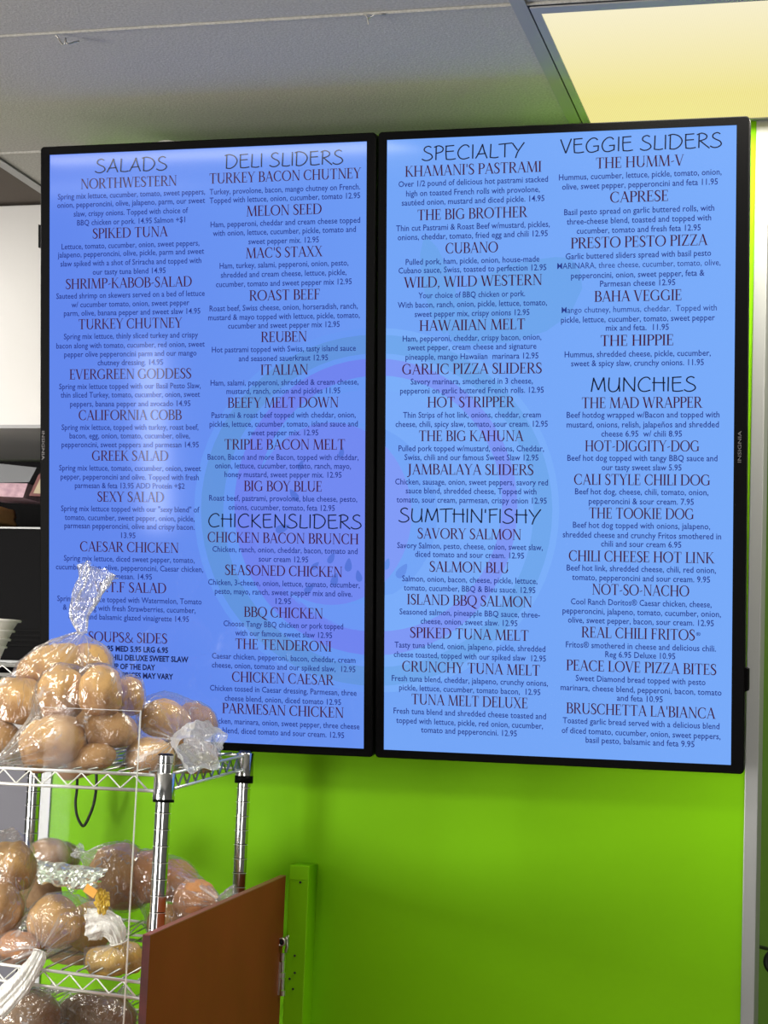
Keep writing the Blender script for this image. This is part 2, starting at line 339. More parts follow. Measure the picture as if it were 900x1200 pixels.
# hooks and paper on the ceiling
p = atz(66, 39, ZC); q = atz(88, 47, ZC-.008)
pts = []
for i in range(15):
    s = i/14; a = s*2*math.pi
    pts.append(p.lerp(q, s)+Vector((0, .010*math.sin(a), -.003-.010*abs(math.sin(a)))))
MB().tube([p+Vector((-.004, .004, -.002)), p+Vector((.0, .006, -.004))]+pts+[q+Vector((.004, .006, 0)), q+Vector((.0, .012, .001))], .0014, 6).obj('ceiling_hook', M['zinc'], smooth=True, label='bent wire S-hook hanging from the ceiling seam at the upper left', cat='hook')
p = atz(430, 16, ZC)
MB().tube([p+Vector((-.006, 0, -.001)), p+Vector((.0, .002, -.004)), p+Vector((.002, .004, -.016)), p+Vector((0, .006, -.006)), p+Vector((.012, .004, -.001)), p+Vector((.03, .003, -.001))], .0011, 5).obj('ceiling_wire', M['zinc'], smooth=True, label='tiny wire clip on the ceiling seam above the middle of the screens', cat='wire clip')
v = []; f_ = []
for i in range(9):
    s = i/8; b0 = at(183+27*s, 166.5-1.2*s, -.12)
    hgt = .0045*math.sin(math.pi*min(1, s*1.2+.05))**.7 if s < .8 else .002
    v += [b0+Vector((0, 0, -.004)), b0+Vector((0, .004, max(.0015, hgt*1.0)))]
    v += [b0+Vector((0, .008, -.004)), b0+Vector((0, .010, max(.001, hgt*.8)))]
for i in range(8):
    k = 4*i; f_ += [(k, k+4, k+5, k+1), (k+1, k+5, k+7, k+3), (k+2, k+3, k+7, k+6), (k, k+2, k+6, k+4)]
mesh_obj('paper_scrap', v, f_, M['paper'], smooth=True, label='torn scrap of white paper lying on top of the left menu screen', cat='paper')
# ------------------------------------------------------------------ the two menu screens
cT, sT = math.cos(T), math.sin(T)
NRM = Vector((0, -cT, -sT))
def tvp(u, v, d=0.0): return Vector((u, -sT*v, Z0+cT*v)) + NRM*d
def px2tv(x, y):
    d = ray(x, y); n_ = Vector((0, cT, sT)); p = CAM+d*((Vector((0, 0, Z0))-CAM).dot(n_)/d.dot(n_))
    return p.x, (p.z-Z0)/cT

def emat(name, rgb, e=1.0, rough=.07, spec=.30):
    return pbr(name, (0.004, 0.004, 0.006), rough, spec=spec, emit=s2l(rgb), es=e)
def screen_mat(name, c_lo, c_hi):
    m = emat(name, c_hi); n, l, b = nodes(m)
    tc = n.new('ShaderNodeTexCoord'); mp = n.new('ShaderNodeMapping'); l.new(tc.outputs['Generated'], mp.inputs[0])
    g = n.new('ShaderNodeTexGradient'); mp.inputs['Rotation'].default_value = (0, 0, math.radians(20))
    l.new(mp.outputs[0], g.inputs[0])
    r = n.new('ShaderNodeValToRGB'); r.color_ramp.elements[0].color = (*s2l(c_lo), 1); r.color_ramp.elements[1].color = (*s2l(c_hi), 1)
    l.new(g.outputs[0], r.inputs[0]); l.new(r.outputs[0], b.inputs['Emission Color']); return m

TXT = {
 'A': (50, 170, 4.5, '''H|SALADS|272|655|103
T|NORTHWESTERN|200|705|195
D|Spring mix lettuce, cucumber, tomato, sweet peppers,|78|855|258
D|onion, pepperoncini, olive, jalapeno, parm, our sweet|75|855|303
D|slaw, crispy onions. Topped with choice of|162|765|352
D|BBQ chicken or pork. 14.95 Salmon +$1|180|750|400
T|SPIKED TUNA|262|660|460
D|Lettuce, tomato, cucumber, onion, sweet peppers,|98|825|525
D|jalapeno, pepperoncini, olive, pickle, parm and sweet|78|850|568
D|slaw spiked with a shot of Sriracha and topped with|92|835|616
D|our tasty tuna blend 14.95|262|647|664
T|SHRIMP-KABOB-SALAD|120|785|725
D|Sauteed shrimp on skewers served on a bed of lettuce|70|853|788
D|w/ cucumber tomato, onion, sweet pepper|150|772|835
D|parm, olive, banana pepper and sweet slaw 14.95|110|830|880'''),
 'B': (50, 370, 4.5, '''T|TURKEY CHUTNEY|188|735|40
D|Spring mix lettuce, thinly sliced turkey and crispy|110|818|104
D|bacon along with tomato, cucumber, red onion, sweet|70|853|153
D|pepper olive pepperoncini parm and our mango|112|810|199
D|chutney dressing. 14.95|288|632|245
T|EVERGREEN GODDESS|140|782|306
D|Spring mix lettuce topped with our Basil Pesto Slaw,|85|832|370
D|thin sliced Turkey, tomato, cucumber, onion, sweet|93|828|415
D|peppers, banana pepper and avocado 14.95|143|778|463
T|CALIFORNIA COBB|188|732|523
D|Spring mix lettuce, topped with turkey, roast beef,|98|820|587
D|bacon, egg, onion, tomato, cucumber, olive,|140|775|632
D|pepperoncini, sweet peppers and parmesan 14.95|98|822|679
T|GREEK SALAD|258|660|738
D|Spring mix lettuce, tomato, cucumber, onion, sweet|85|833|803
D|pepper, pepperoncini and olive. Topped with fresh|93|822|850
D|parmesan & feta 13.95 ADD Protein +$2|168|747|896'''),
 'C': (50, 570, 4.5, '''T|SEXY SALAD|287|637|55
D|Spring mix lettuce topped with our "sexy blend" of|95|825|119
D|tomato, cucumber, sweet pepper, onion, pickle,|115|800|166
D|parmesan pepperoncini, olive and crispy bacon.|113|800|210
D|13.95|412|488|258
T|CAESAR CHICKEN|195|715|320
D|Spring mix lettuce, diced sweet pepper, tomato,|110|800|383
D|cucumber, onion, olive, pepperoncini, Caesar chicken,|68|845|430
D|parmesan. 14.95|333|575|475
T|W.T.F SALAD|268|650|533
D|Spring mix lettuce topped with Watermelon, Tomato|75|837|599
D|& Feta along with fresh Strawberries, cucumber,|105|805|645
D|onion, and balsamic glazed vinaigrette 14.95|135|770|692
T|SOUPS& SIDES|240|655|797
B|SM 4.95 MED 5.95 LRG 6.95|262|660|858
B|CHILI DELUXE SWEET SLAW|340|767|907
B|SOUP OF THE DAY|318|592|951
B|R PRICES MAY VARY|390|687|999'''),
 'D': (235, 170, 4.39, '''H|DELI SLIDERS|122|733|73
T|TURKEY BACON CHUTNEY|45|825|157
D|Turkey, provolone, bacon, mango chutney on French.|45|820|226
D|Topped with lettuce, onion, cucumber, tomato 12.95|45|820|271
T|MELON SEED|235|622|333
D|Ham, pepperoni, cheddar and cream cheese topped|50|820|396
D|with onion, lettuce, cucumber, pickle, tomato and|62|798|442
D|sweet pepper mix. 12.95|245|608|490
T|MAC'S STAXX|232|628|550
D|Ham, turkey, salami, pepperoni, onion, pesto,|97|760|612
D|shredded and cream cheese, lettuce, pickle,|103|750|660
D|cucumber, tomato and sweet pepper mix 12.95|78|777|708
T|ROAST BEEF|250|612|770
D|Roast beef, Swiss cheese, onion, horseradish, ranch,|45|808|833
D|mustard & mayo topped with lettuce, pickle, tomato,|38|818|880
D|cucumber and sweet pepper mix 12.95|140|715|925
T|REUBEN|310|545|985'''),
 'E': (235, 400, 4.39, '''D|Hot pastrami topped with Swiss, tasty island sauce|57|798|38
D|and seasoned sauerkraut 12.95|195|655|85
T|ITALIAN|308|552|145
D|Ham, salami, pepperoni, shredded & cream cheese,|50|812|210
D|mustard, ranch, onion and pickles 11.95|132|718|254
T|BEEFY MELT DOWN|138|708|314
D|Pastrami & roast beef topped with cheddar, onion,|55|797|378
D|pickles, lettuce, cucumber, tomato, island sauce and|45|808|424
D|sweet pepper mix. 12.95|243|605|469
T|TRIPLE BACON MELT|122|742|530
D|Bacon, Bacon and more Bacon, topped with cheddar,|35|812|595
D|onion, lettuce, cucumber, tomato, ranch, mayo,|73|773|640
D|honey mustard, sweet pepper mix. 12.95|122|725|685
T|BIG BOY BLUE|222|622|745
D|Roast beef, pastrami, provolone, blue cheese, pesto,|43|805|808
D|onions, cucumber, tomato, feta 12.95|142|690|855
H|CHICKENSLIDERS|38|828|925
T|CHICKEN BACON BRUNCH|35|812|1012'''),
 'F': (235, 620, 4.39, '''D|Chicken, ranch, onion, cheddar, bacon, tomato and|60|807|108
D|sour cream 12.95|298|553|155
T|SEASONED CHICKEN|125|728|215
D|Chicken, 3-cheese, onion, lettuce, tomato, cucumber,|38|818|280
D|pesto, mayo, ranch, sweet pepper mix and olive.|72|780|326
D|12.95|385|465|371
T|BBQ CHICKEN|222|628|430
D|Choose Tangy BBQ chicken or pork topped|117|733|493
D|with our famous sweet slaw 12.95|177|676|540
T|THE TENDERONI|178|672|597
D|Caesar chicken, pepperoni, bacon, cheddar, cream|57|796|663
D|cheese, onion, tomato and our spiked slaw,  12.95|57|796|710
T|CHICKEN CAESAR|160|688|768
D|Chicken tossed in Caesar dressing, Parmesan, three|47|802|830
D|cheese blend, onion, diced tomato 12.95|123|722|880
T|PARMESAN CHICKEN|110|735|933
D|Chicken, marinara, onion, sweet pepper, three cheese|40|817|1000
D|blend, diced tomato and sour cream. 12.95|112|738|1048'''),
 'G': (450, 150, 4.286, '''H|SPECIALTY|187|707|118
T|KHAMANI'S PASTRAMI|105|790|205
D|Over 1/2 pound of delicious hot pastrami stacked|72|823|268
D|high on toasted French rolls with provolone,|110|782|317
D|sautéed onion, mustard and diced pickle. 14.95|88|805|363
T|THE BIG BROTHER|168|722|428
D|Thin cut Pastrami & Roast Beef w/mustard, pickles,|60|832|492
D|onions, cheddar, tomato, fried egg and chili 12.95|68|822|538
T|CUBANO|308|572|600
D|Pulled pork, ham, pickle, onion, house-made|108|780|664
D|Cubano sauce, Swiss, toasted to perfection 12.95|72|815|707
T|WILD, WILD WESTERN|97|793|768
D|Your choice of BBQ chicken or pork.|172|708|835
D|With bacon, ranch, onion, pickle, lettuce, tomato,|68|818|882
D|sweet pepper mix, crispy onions 12.95|153|730|929
T|HAWAIIAN MELT|177|707|988'''),
 'H': (450, 370, 4.286, '''D|Ham, pepperoni, cheddar, crispy bacon, onion,|93|790|110
D|sweet pepper, cream cheese and signature|118|765|155
D|pineapple, mango Hawaiian  marinara 12.95|107|775|203
T|GARLIC PIZZA SLIDERS|90|792|265
D|Savory marinara, smothered in 3 cheese,|133|747|328
D|pepperoni on garlic buttered French rolls. 12.95|80|802|374
T|HOT STRIPPER|217|658|433
D|Thin Strips of hot link, onions, cheddar, cream|95|787|497
D|cheese, chili, spicy slaw, tomato, sour cream. 12.95|57|822|543
T|THE BIG KAHUNA|175|702|603
D|Pulled pork topped w/mustard, onions, Cheddar,|72|803|666
D|Swiss, chili and our famous Sweet Slaw 12.95|102|775|711
T|JAMBALAYA SLIDERS|115|750|772
D|Chicken, sausage, onion, sweet peppers, savory red|55|823|835
D|sauce blend, shredded cheese, Topped with|108|765|880
D|tomato, sour cream, parmesan, crispy onion 12.95|62|817|926
H|SUMTHIN'FISHY|70|790|1005'''),
 'I': (450, 600, 4.286, '''T|SAVORY SALMON|168|688|110
D|Savory Salmon, pesto, cheese, onion, sweet slaw,|65|797|172
D|diced tomato and sour cream. 12.95|155|703|215
T|SALMON BLU|228|625|277
D|Salmon, onion, bacon, cheese, pickle, lettuce,|90|770|340
D|tomato, cucumber, BBQ & Bleu sauce. 12.95|98|760|386
T|ISLAND BBQ SALMON|115|742|445
D|Seasoned salmon, pineapple BBQ sauce, three-|77|783|508
D|cheese, onion, sweet slaw. 12.95|183|670|553
T|SPIKED TUNA MELT|130|725|613
D|Tasty tuna blend, onion, jalapeno, pickle, shredded|52|810|677
D|cheese toasted, topped with our spiked slaw  12.95|48|813|725
T|CRUNCHY TUNA MELT|90|782|785
D|Fresh tuna blend, cheddar, jalapeno, crunchy onions,|38|823|847
D|pickle, lettuce, cucumber, tomato bacon,  12.95|75|785|893
T|TUNA MELT DELUXE|138|720|950
D|Fresh tuna blend and shredded cheese toasted and|47|813|1012
D|topped with lettuce, pickle, red onion, cucumber,|60|798|1060
D|tomato and pepperoncini. 12.95|185|667|1103'''),
 'J': (650, 150, 4.091, '''H|VEGGIE SLIDERS|25|802|72
T|THE HUMM-V|198|620|160
D|Hummus, cucumber, lettuce, pickle, tomato, onion,|20|800|222
D|olive, sweet pepper, pepperoncini and feta 11.95|35|782|268
T|CAPRESE|265|543|327
D|Basil pesto spread on garlic buttered rolls, with|45|765|392
D|three-cheese blend, toasted and topped with|57|750|438
D|cucumber, tomato and fresh feta 12.95|105|700|484
T|PRESTO PESTO PIZZA|77|735|543
D|Garlic buttered sliders spread with basil pesto|52|750|606
D|MARINARA, three cheese, cucumber, tomato, olive,|12|795|652
D|pepperoncini, onion, sweet pepper, feta &|78|718|700
D|Parmesan cheese 12.95|217|578|742
T|BAHA VEGGIE|190|607|803
D|Mango chutney, hummus, cheddar.  Topped with|33|777|866
D|pickle, lettuce, cucumber, tomato, sweet pepper|30|768|913
D|mix and feta.  11.95|245|547|955'''),
 'K': (650, 380, 4.091, '''T|THE HIPPIE|220|568|76
D|Hummus, shredded cheese, pickle, cucumber,|47|748|140
D|sweet & spicy slaw, crunchy onions. 11.95|78|715|184
H|MUNCHIES|172|678|288
T|THE MAD WRAPPER|130|710|375
D|Beef hotdog wrapped w/Bacon and topped with|57|790|433
D|mustard, onions, relish, jalapeños and shredded|57|787|480
D|cheese 6.95  w/ chili 8.95|223|610|524
T|HOT-DIGGITY-DOG|145|693|583
D|Beef hot dog topped with tangy BBQ sauce and|60|780|641
D|our tasty sweet slaw 5.95|225|608|686
T|CALI STYLE CHILI DOG|92|745|745
D|Beef hot dog, cheese, chili, tomato, onion,|97|737|803
D|pepperoncini & sour cream. 7.95|163|667|849
T|THE TOOKIE DOG|165|667|907
D|Beef hot dog topped with onions, jalapeno,|87|745|965
D|shredded cheese and crunchy Fritos smothered in|38|798|1012
D|chili and sour cream 6.95|222|607|1054'''),
 'L': (650, 630, 4.091, '''T|CHILI CHEESE HOT LINK|67|768|92
D|Beef hot link, shredded cheese, chili, red onion,|57|773|150
D|tomato, pepperoncini and sour cream. 9.95|83|745|195
T|NOT-SO-NACHO|180|645|252
D|Cool Ranch Doritos® Caesar chicken, cheese,|77|752|313
D|pepperoncini, jalapeno, tomato, cucumber, onion,|37|797|358
D|olive, sweet pepper, bacon, sour cream. 12.95|63|763|402
T|REAL CHILI FRITOS|128|672|460
R|®|677|700|463
D|Fritos® smothered in cheese and delicious chili.|53|773|522
D|Reg 6.95 Deluxe 10.95|242|578|564
T|PEACE LOVE PIZZA BITES|55|775|622
D|Sweet Diamond bread topped with pesto|100|723|683
D|marinara, cheese blend, pepperoni, bacon, tomato|28|800|730
D|and feta 10.95|298|518|772
T|BRUSCHETTA LA'BIANCA|55|772|830
D|Toasted garlic bread served with a delicious blend|38|790|890
D|of diced tomato, cucumber, onion, sweet peppers,|33|795|938
D|basil pesto, balsamic and feta 9.95|148|670|980'''),
}

# --- lettering: a high-contrast roman capital face, a thin brush-like capital face, and the built-in sans
class Pen:
    def __init__(s): s.p = []
    def quad(s, a, b, wa, wb=None):
        wb = wa if wb is None else wb
        a, b = Vector(a), Vector(b); t = (b-a).normalized(); n_ = Vector((-t.y, t.x))
        s.p.append([a+n_*wa/2, a-n_*wa/2, b-n_*wb/2, b+n_*wb/2])
    def hq(s, x0, y0, x1, y1, w_):            # stroke cut off horizontally, as roman stems are
        s.p.append([Vector((x0-w_/2, y0)), Vector((x0+w_/2, y0)), Vector((x1+w_/2, y1)), Vector((x1-w_/2, y1))])
    def bar(s, x0, x1, y, th): s.p.append([Vector((x0, y-th/2)), Vector((x1, y-th/2)), Vector((x1, y+th/2)), Vector((x0, y+th/2))])
    def line(s, pts, ws):
        pts = [Vector(q) for q in pts]; N = len(pts)
        if not isinstance(ws, (list, tuple)): ws = [ws]*N
        L, R = [], []
        for i, q in enumerate(pts):
            t = (pts[min(i+1, N-1)]-pts[max(i-1, 0)]).normalized(); n_ = Vector((-t.y, t.x))
            L.append(q+n_*ws[i]/2); R.append(q-n_*ws[i]/2)
        for i in range(N-1): s.p.append([L[i], R[i], R[i+1], L[i+1]])
def spl(pts, k=4):                            # Catmull-Rom through the points
    pts = [Vector(p) for p in pts]; P_ = [pts[0]]+pts+[pts[-1]]; o = []
    for i in range(1, len(P_)-2):
        a, b_, c, d = P_[i-1:i+3]
        for j in range(k):
            t = j/k; o.append(.5*((2*b_)+(c-a)*t+(2*a-5*b_+4*c-d)*t*t+(3*b_-a-3*c+d)*t**3))
    return o+[pts[-1]]
TK, TN = .135, .05
def roman(ch):
    p = Pen()
    def stem(x, y0=0, y1=1, w_=TK, s0=True, s1=True):
        p.hq(x, y0, x, y1, w_)
        if s0: p.bar(x-w_/2-.075, x+w_/2+.075, y0+.018, .036)
        if s1: p.bar(x-w_/2-.075, x+w_/2+.075, y1-.018, .036)
    def dg(x0, y0, x1, y1, w_, s0=False, s1=False):
        p.hq(x0, y0, x1, y1, w_)
        if s0: p.bar(x0-w_/2-.07, x0+w_/2+.07, y0+(.018 if y0 < .5 else -.018), .036)
        if s1: p.bar(x1-w_/2-.07, x1+w_/2+.07, y1+(.018 if y1 < .5 else -.018), .036)
    def arc(cx, cy, rx, ry, a0, a1, n_=18, tk=TK):
        pts = []; ws = []
        for i in range(n_+1):
            a = math.radians(a0+(a1-a0)*i/n_); pts.append((cx+rx*math.cos(a), cy+ry*math.sin(a))); ws.append(TN+(tk-TN)*abs(math.cos(a))**1.4)
        p.line(pts, ws)
    def tick(x, y0, y1): p.hq(x, y0, x+.0, y1, .04)
    if ch == 'A': dg(.09, 0, .40, 1, TN, s0=True); dg(.39, 1, .70, 0, TK, s1=True); p.bar(.2, .6, .34, TN); wd = .80
    elif ch == 'B': stem(.16); p.bar(.12, .34, .975, TN); arc(.34, .755, .2, .22, 90, -90); p.bar(.16, .36, .53, TN); arc(.36, .275, .25, .25, 90, -90); p.bar(.12, .36, .025, TN); wd = .68
    elif ch == 'C': arc(.46, .5, .37, .48, 48, 312); tick(.73, .68, .93); tick(.73, .08, .3); wd = .82
    elif ch == 'D': stem(.16); p.bar(.12, .38, .975, TN); arc(.38, .5, .4, .475, 90, -90); p.bar(.12, .38, .025, TN); wd = .88
    elif ch in 'EF':
        stem(.16); p.bar(.16, .54, .975, TN); p.bar(.16, .44, .52, TN); tick(.53, .78, 1); tick(.43, .42, .63)
        if ch == 'E': p.bar(.16, .56, .025, TN); tick(.555, 0, .24)
        wd = .63
    elif ch == 'G': arc(.46, .5, .37, .48, 48, 310); tick(.73, .68, .93); p.hq(.74, .06, .74, .42, TK*.9); p.bar(.62, .86, .43, .036); wd = .9
    elif ch == 'H': stem(.16); stem(.70); p.bar(.16, .70, .5, TN); wd = .87
    elif ch == 'I': stem(.16); wd = .33
    elif ch == 'J': p.hq(.22, .05, .22, 1, TK); p.bar(.08, .36, .982, .036); p.line(spl([(.22, .1), (.19, -.08), (.08, -.2), (-.03, -.2)]), [TK]*4+[TN*1.6]*9); wd = .42
    elif ch == 'K': stem(.16); dg(.2, .44, .62, 1, TN, s1=True); dg(.30, .58, .70, 0, TK, s1=True); wd = .80
    elif ch == 'L': stem(.16); p.bar(.16, .56, .025, TN); tick(.555, 0, .26); wd = .61
    elif ch == 'M': dg(.12, 0, .19, 1, TN, s0=True); dg(.20, 1, .53, .0, TK); dg(.53, 0, .84, 1, TN); dg(.85, 1, .91, 0, TK, s1=True); p.bar(.05, .24, .982, .036); p.bar(.82, .99, .982, .036); wd = 1.05
    elif ch == 'N': stem(.15, w_=TN); dg(.16, 1, .72, 0, TK); p.hq(.73, 0, .73, 1, TN); p.bar(.63, .83, .982, .036); wd = .86
    elif ch in 'OQ':
        arc(.47, .5, .39, .48, 0, 360, 26); wd = .94
        if ch == 'Q': p.line(spl([(.42, .0), (.6, -.1), (.8, -.22), (.95, -.22)]), [TK*.9]*9+[TN]*4)
    elif ch in 'PR':
        stem(.16); p.bar(.12, .34, .975, TN); arc(.34, .74, .22, .235, 90, -90); p.bar(.16, .34, .505, TN); wd = .62
        if ch == 'R': dg(.34, .51, .68, 0, TK, s1=True); wd = .76
    elif ch == 'S':
        pts = spl([(.47, .86), (.40, .95), (.28, .975), (.15, .9), (.11, .77), (.18, .63), (.33, .5), (.46, .36), (.48, .2), (.38, .06), (.25, .02), (.12, .06), (.06, .16)])
        N = len(pts); ws = [TN+(TK-TN)*max(0, math.sin(math.pi*i/(N-1)))**1.6 for i in range(N)]; p.line(pts, ws)
        tick(.475, .72, .95); tick(.065, .06, .28); wd = .57
    elif ch == 'T': stem(.38, s1=False); p.bar(.05, .71, .975, TN); tick(.065, .78, 1); tick(.695, .78, 1); wd = .76
    elif ch == 'U': p.hq(.17, .33, .17, 1, TK); p.bar(.04, .30, .982, .036); arc(.435, .34, .265, .33, 180, 360, 14); p.hq(.70, .33, .70, 1, TN); p.bar(.61, .80, .982, .036); wd = .85
    elif ch == 'V': dg(.1, 1, .40, 0, TK, s0=True); dg(.40, 0, .69, 1, TN, s1=True); wd = .79
    elif ch == 'W': dg(.09, 1, .35, 0, TK, s0=True); dg(.35, 0, .58, 1, TN); dg(.56, 1, .82, 0, TK); dg(.82, 0, 1.06, 1, TN, s1=True); wd = 1.16
    elif ch == 'X': dg(.13, 1, .66, 0, TK, s0=True, s1=True); dg(.12, 0, .63, 1, TN, s0=True, s1=True); wd = .78
    elif ch == 'Y': dg(.1, 1, .37, .48, TK, s0=True); dg(.38, .48, .66, 1, TN, s1=True); p.hq(.38, 0, .38, .5, TK); p.bar(.24, .52, .018, .036); wd = .75
    elif ch == 'Z': p.bar(.08, .62, .975, TN); dg(.57, 1, .11, 0, TK); p.bar(.06, .64, .025, TN); tick(.08, .78, 1); tick(.64, 0, .22); wd = .70
    elif ch == '-': p.quad((.06, .36), (.30, .44), .07); wd = .36
    elif ch == "'": p.hq(.13, .68, .13, 1, .08); wd = .24
    elif ch == '.': p.hq(.1, 0, .1, .12, .13); wd = .24
    elif ch == ',': p.hq(.12, 0, .12, .12, .13); p.hq(.06, -.18, .14, .02, .05); wd = .26
    elif ch == '&': p.line(spl([(.8, .5), (.62, .1), (.35, .0), (.12, .12), (.12, .36), (.36, .58), (.48, .8), (.36, .97), (.22, .85), (.3, .6), (.55, .25), (.85, 0)]), .08); wd = .9
    else: wd = .30
    return p.p, wd
def brush(ch):
    p = Pen(); w_ = .085
    L = lambda *pts, k=4: p.line(spl(pts, k) if len(pts) > 2 else pts, w_)
    if ch == 'A': L((.02, .0), (.25, .45), (.46, 1.02)); L((.45, 1.0), (.56, .5), (.74, -.02)); L((.12, .30), (.66, .34)); wd = .8
    elif ch == 'C': L((.78, .82), (.66, .98), (.42, .98), (.18, .75), (.08, .42), (.2, .1), (.45, .0), (.8, .1)); wd = .86
    elif ch == 'D': L((.14, 1), (.12, 0)); L((.0, .95), (.3, 1.02), (.66, .88), (.84, .55), (.7, .2), (.4, .0), (.08, .03)); wd = .92
    elif ch == 'E': L((.12, 1), (.1, .5), (.13, .03)); L((.06, .97), (.62, 1.0)); L((.12, .58), (.60, .6)); L((.10, .03), (.4, .0), (.72, .05)); wd = .74
    elif ch == 'F': L((.12, 1), (.12, 0)); L((.04, .96), (.62, 1.0)); L((.12, .56), (.56, .6)); wd = .62
    elif ch == 'G': L((.78, .84), (.64, .98), (.4, .97), (.16, .72), (.08, .4), (.2, .08), (.45, .0), (.8, .12)); L((.82, .42), (.8, .08)); L((.5, .42), (.86, .44)); wd = .94
    elif ch == 'H': L((.12, 1), (.11, 0)); L((.66, 1.02), (.68, 0)); L((.0, .62), (.78, .6)); wd = .80
    elif ch == 'I': L((.12, 1.02), (.11, 0)); wd = .24
    elif ch == 'K': L((.12, 1.0), (.11, 0)); L((.62, .98), (.14, .46)); L((.16, .5), (.4, .25), (.72, -.04)); wd = .74
    elif ch == 'L': L((.14, 1), (.12, .4), (.10, .04)); L((.08, .04), (.4, .0), (.62, .05)); wd = .62
    elif ch == 'M': L((.08, 0), (.22, 1)); L((.2, 1), (.5, .12)); L((.5, .12), (.82, 1.02)); L((.82, 1.0), (.9, 0)); wd = 1.0
    elif ch == 'N': L((.1, 0), (.12, 1.0)); L((.1, 1.0), (.4, .5), (.74, .0)); L((.74, .0), (.76, 1.04)); wd = .86
    elif ch == 'P': L((.14, 1), (.12, 0)); L((.0, .92), (.3, 1.02), (.56, .86), (.5, .6), (.14, .48)); wd = .62
    elif ch == 'R': L((.14, 1), (.12, 0)); L((.0, .92), (.3, 1.02), (.58, .86), (.52, .62), (.14, .48)); L((.2, .5), (.45, .25), (.76, -.04)); wd = .76
    elif ch == 'S': L((.60, .92), (.42, 1.02), (.2, .92), (.16, .72), (.34, .56), (.58, .42), (.66, .2), (.46, .02), (.2, .0), (.0, .12)); wd = .74
    elif ch == 'T': L((.36, .98), (.35, 0)); L((-.04, .94), (.8, 1.0)); wd = .74
    elif ch == 'U': L((.12, 1), (.08, .4), (.16, .08), (.38, .0), (.6, .15), (.7, .5), (.72, 1.0)); L((.70, .5), (.74, 0)); wd = .84
    elif ch == 'V': L((.02, 1), (.34, 0)); L((.34, 0), (.68, 1.02)); wd = .72
    elif ch == 'Y': L((.04, 1), (.36, .48)); L((.78, 1.02), (.4, .4), (.24, -.08)); wd = .80
    elif ch == "'": L((.1, 1.0), (.09, .72)); wd = .22
    else: wd = .34
    return p.p, wd
font_cache = {}
def sans(text, bold=False):
    cu = bpy.data.curves.new('t', 'FONT'); cu.body = text; cu.size = 1; cu.resolution_u = 2
    cu.offset = .034 if bold else (.002 if 'M' in text else .009)
    o = bpy.data.objects.new('t', cu); me = bpy.data.meshes.new_from_object(o)
    vs = [v.co.xy.copy() for v in me.vertices]; fs = [list(q.vertices) for q in me.polygons]
    bpy.data.objects.remove(o); bpy.data.curves.remove(cu); bpy.data.meshes.remove(me)
    return vs, fs
hv, _ = sans('H'); SCAP = max(v.y for v in hv)
CAPH = {'H': .0246, 'T': .0190, 'D': .0104, 'B': .0100, 'R': .006}
buf = {}
def put(tv, kind, vs, fs, uL, uR, v0, cap, capsrc, d):
    xs = [v[0] for v in vs]; x0, x1 = min(xs), max(xs); k = buf.setdefault((tv, kind), ([], [])); base = len(k[0])
    for v in vs: k[0].append(tvp(uL+(v[0]-x0)/(x1-x0)*(uR-uL), v0+v[1]*cap/capsrc, d))
    k[1].extend([[i+base for i in f] for f in fs])
for key, (ox, oy, sc_, body) in TXT.items():
    tv = 'left' if key in 'ABCDEF' else 'right'
    for line in body.split('\n'):
        kind, text, a, b_, c = line.split('|')
        xl, xr, yc = ox+float(a)/sc_, ox+float(b_)/sc_, oy+float(c)/sc_
        cu_, cv = px2tv((xl+xr)/2, yc); uL = px2tv(xl, yc)[0]; uR = px2tv(xr, yc)[0]
        cap = CAPH[kind]; v0 = cv-cap/2
        if kind in 'HT':
            vs, fs, x = [], [], 0
            for ch in text:
                ps, wd = (roman if kind == 'T' else brush)(ch)
                for q in ps:
                    n0 = len(vs); vs += [(v[0]+x, v[1]) for v in q]; fs.append(list(range(n0, n0+len(q))))
                x += wd+(.0 if kind == 'T' else .03)
            put(tv, kind+(text if kind == 'H' else ''), vs, fs, uL, uR, v0, cap, 1, -.0014)
        else:
            vs, fs = sans(text, kind == 'B')
            put(tv, 'D' if kind in 'DR' else 'B', vs, fs, uL, uR, v0, cap, SCAP, -.0014)

def clip(poly, x0, x1, y0, y1):
    for ax, lim, sg in ((0, x0, 1), (0, x1, -1), (1, y0, 1), (1, y1, -1)):
        out = []
        for i in range(len(poly)):
            a, b_ = poly[i-1], poly[i]; da, db = sg*(a[ax]-lim), sg*(b_[ax]-lim)
            if (da >= 0) != (db >= 0):
                t = da/(da-db); out.append((a[0]+(b_[0]-a[0])*t, a[1]+(b_[1]-a[1])*t))
            if db >= 0: out.append(b_)
        poly = out
        if len(poly) < 3: return []
    return poly
def ring(cx, cy, r1x, r1y, r0x, r0y, dx=0, dy=0, n_=64, a0=0, a1=360):
    o = []
    for i in range(n_):
        a, b_ = math.radians(a0+(a1-a0)*i/n_), math.radians(a0+(a1-a0)*(i+1)/n_)
        P1 = lambda q: (cx+r1x*math.cos(q), cy+r1y*math.sin(q)); P0 = lambda q: (cx+dx+r0x*math.cos(q), cy+dy+r0y*math.sin(q))
        o.append([P1(a), P1(b_), P0(b_), P0(a)])
    return o
def drop(x, y, s, a):
    pts = []
    for i in range(12):
        q = 2*math.pi*i/12; r = s*(.55+.0*i); px_, py_ = .5*s*math.sin(q)*(1-.45*math.cos(q)), -s*math.cos(q)
        pts.append((x+px_*math.cos(a)-py_*math.sin(a), y+px_*math.sin(a)+py_*math.cos(a)))
    return [pts]
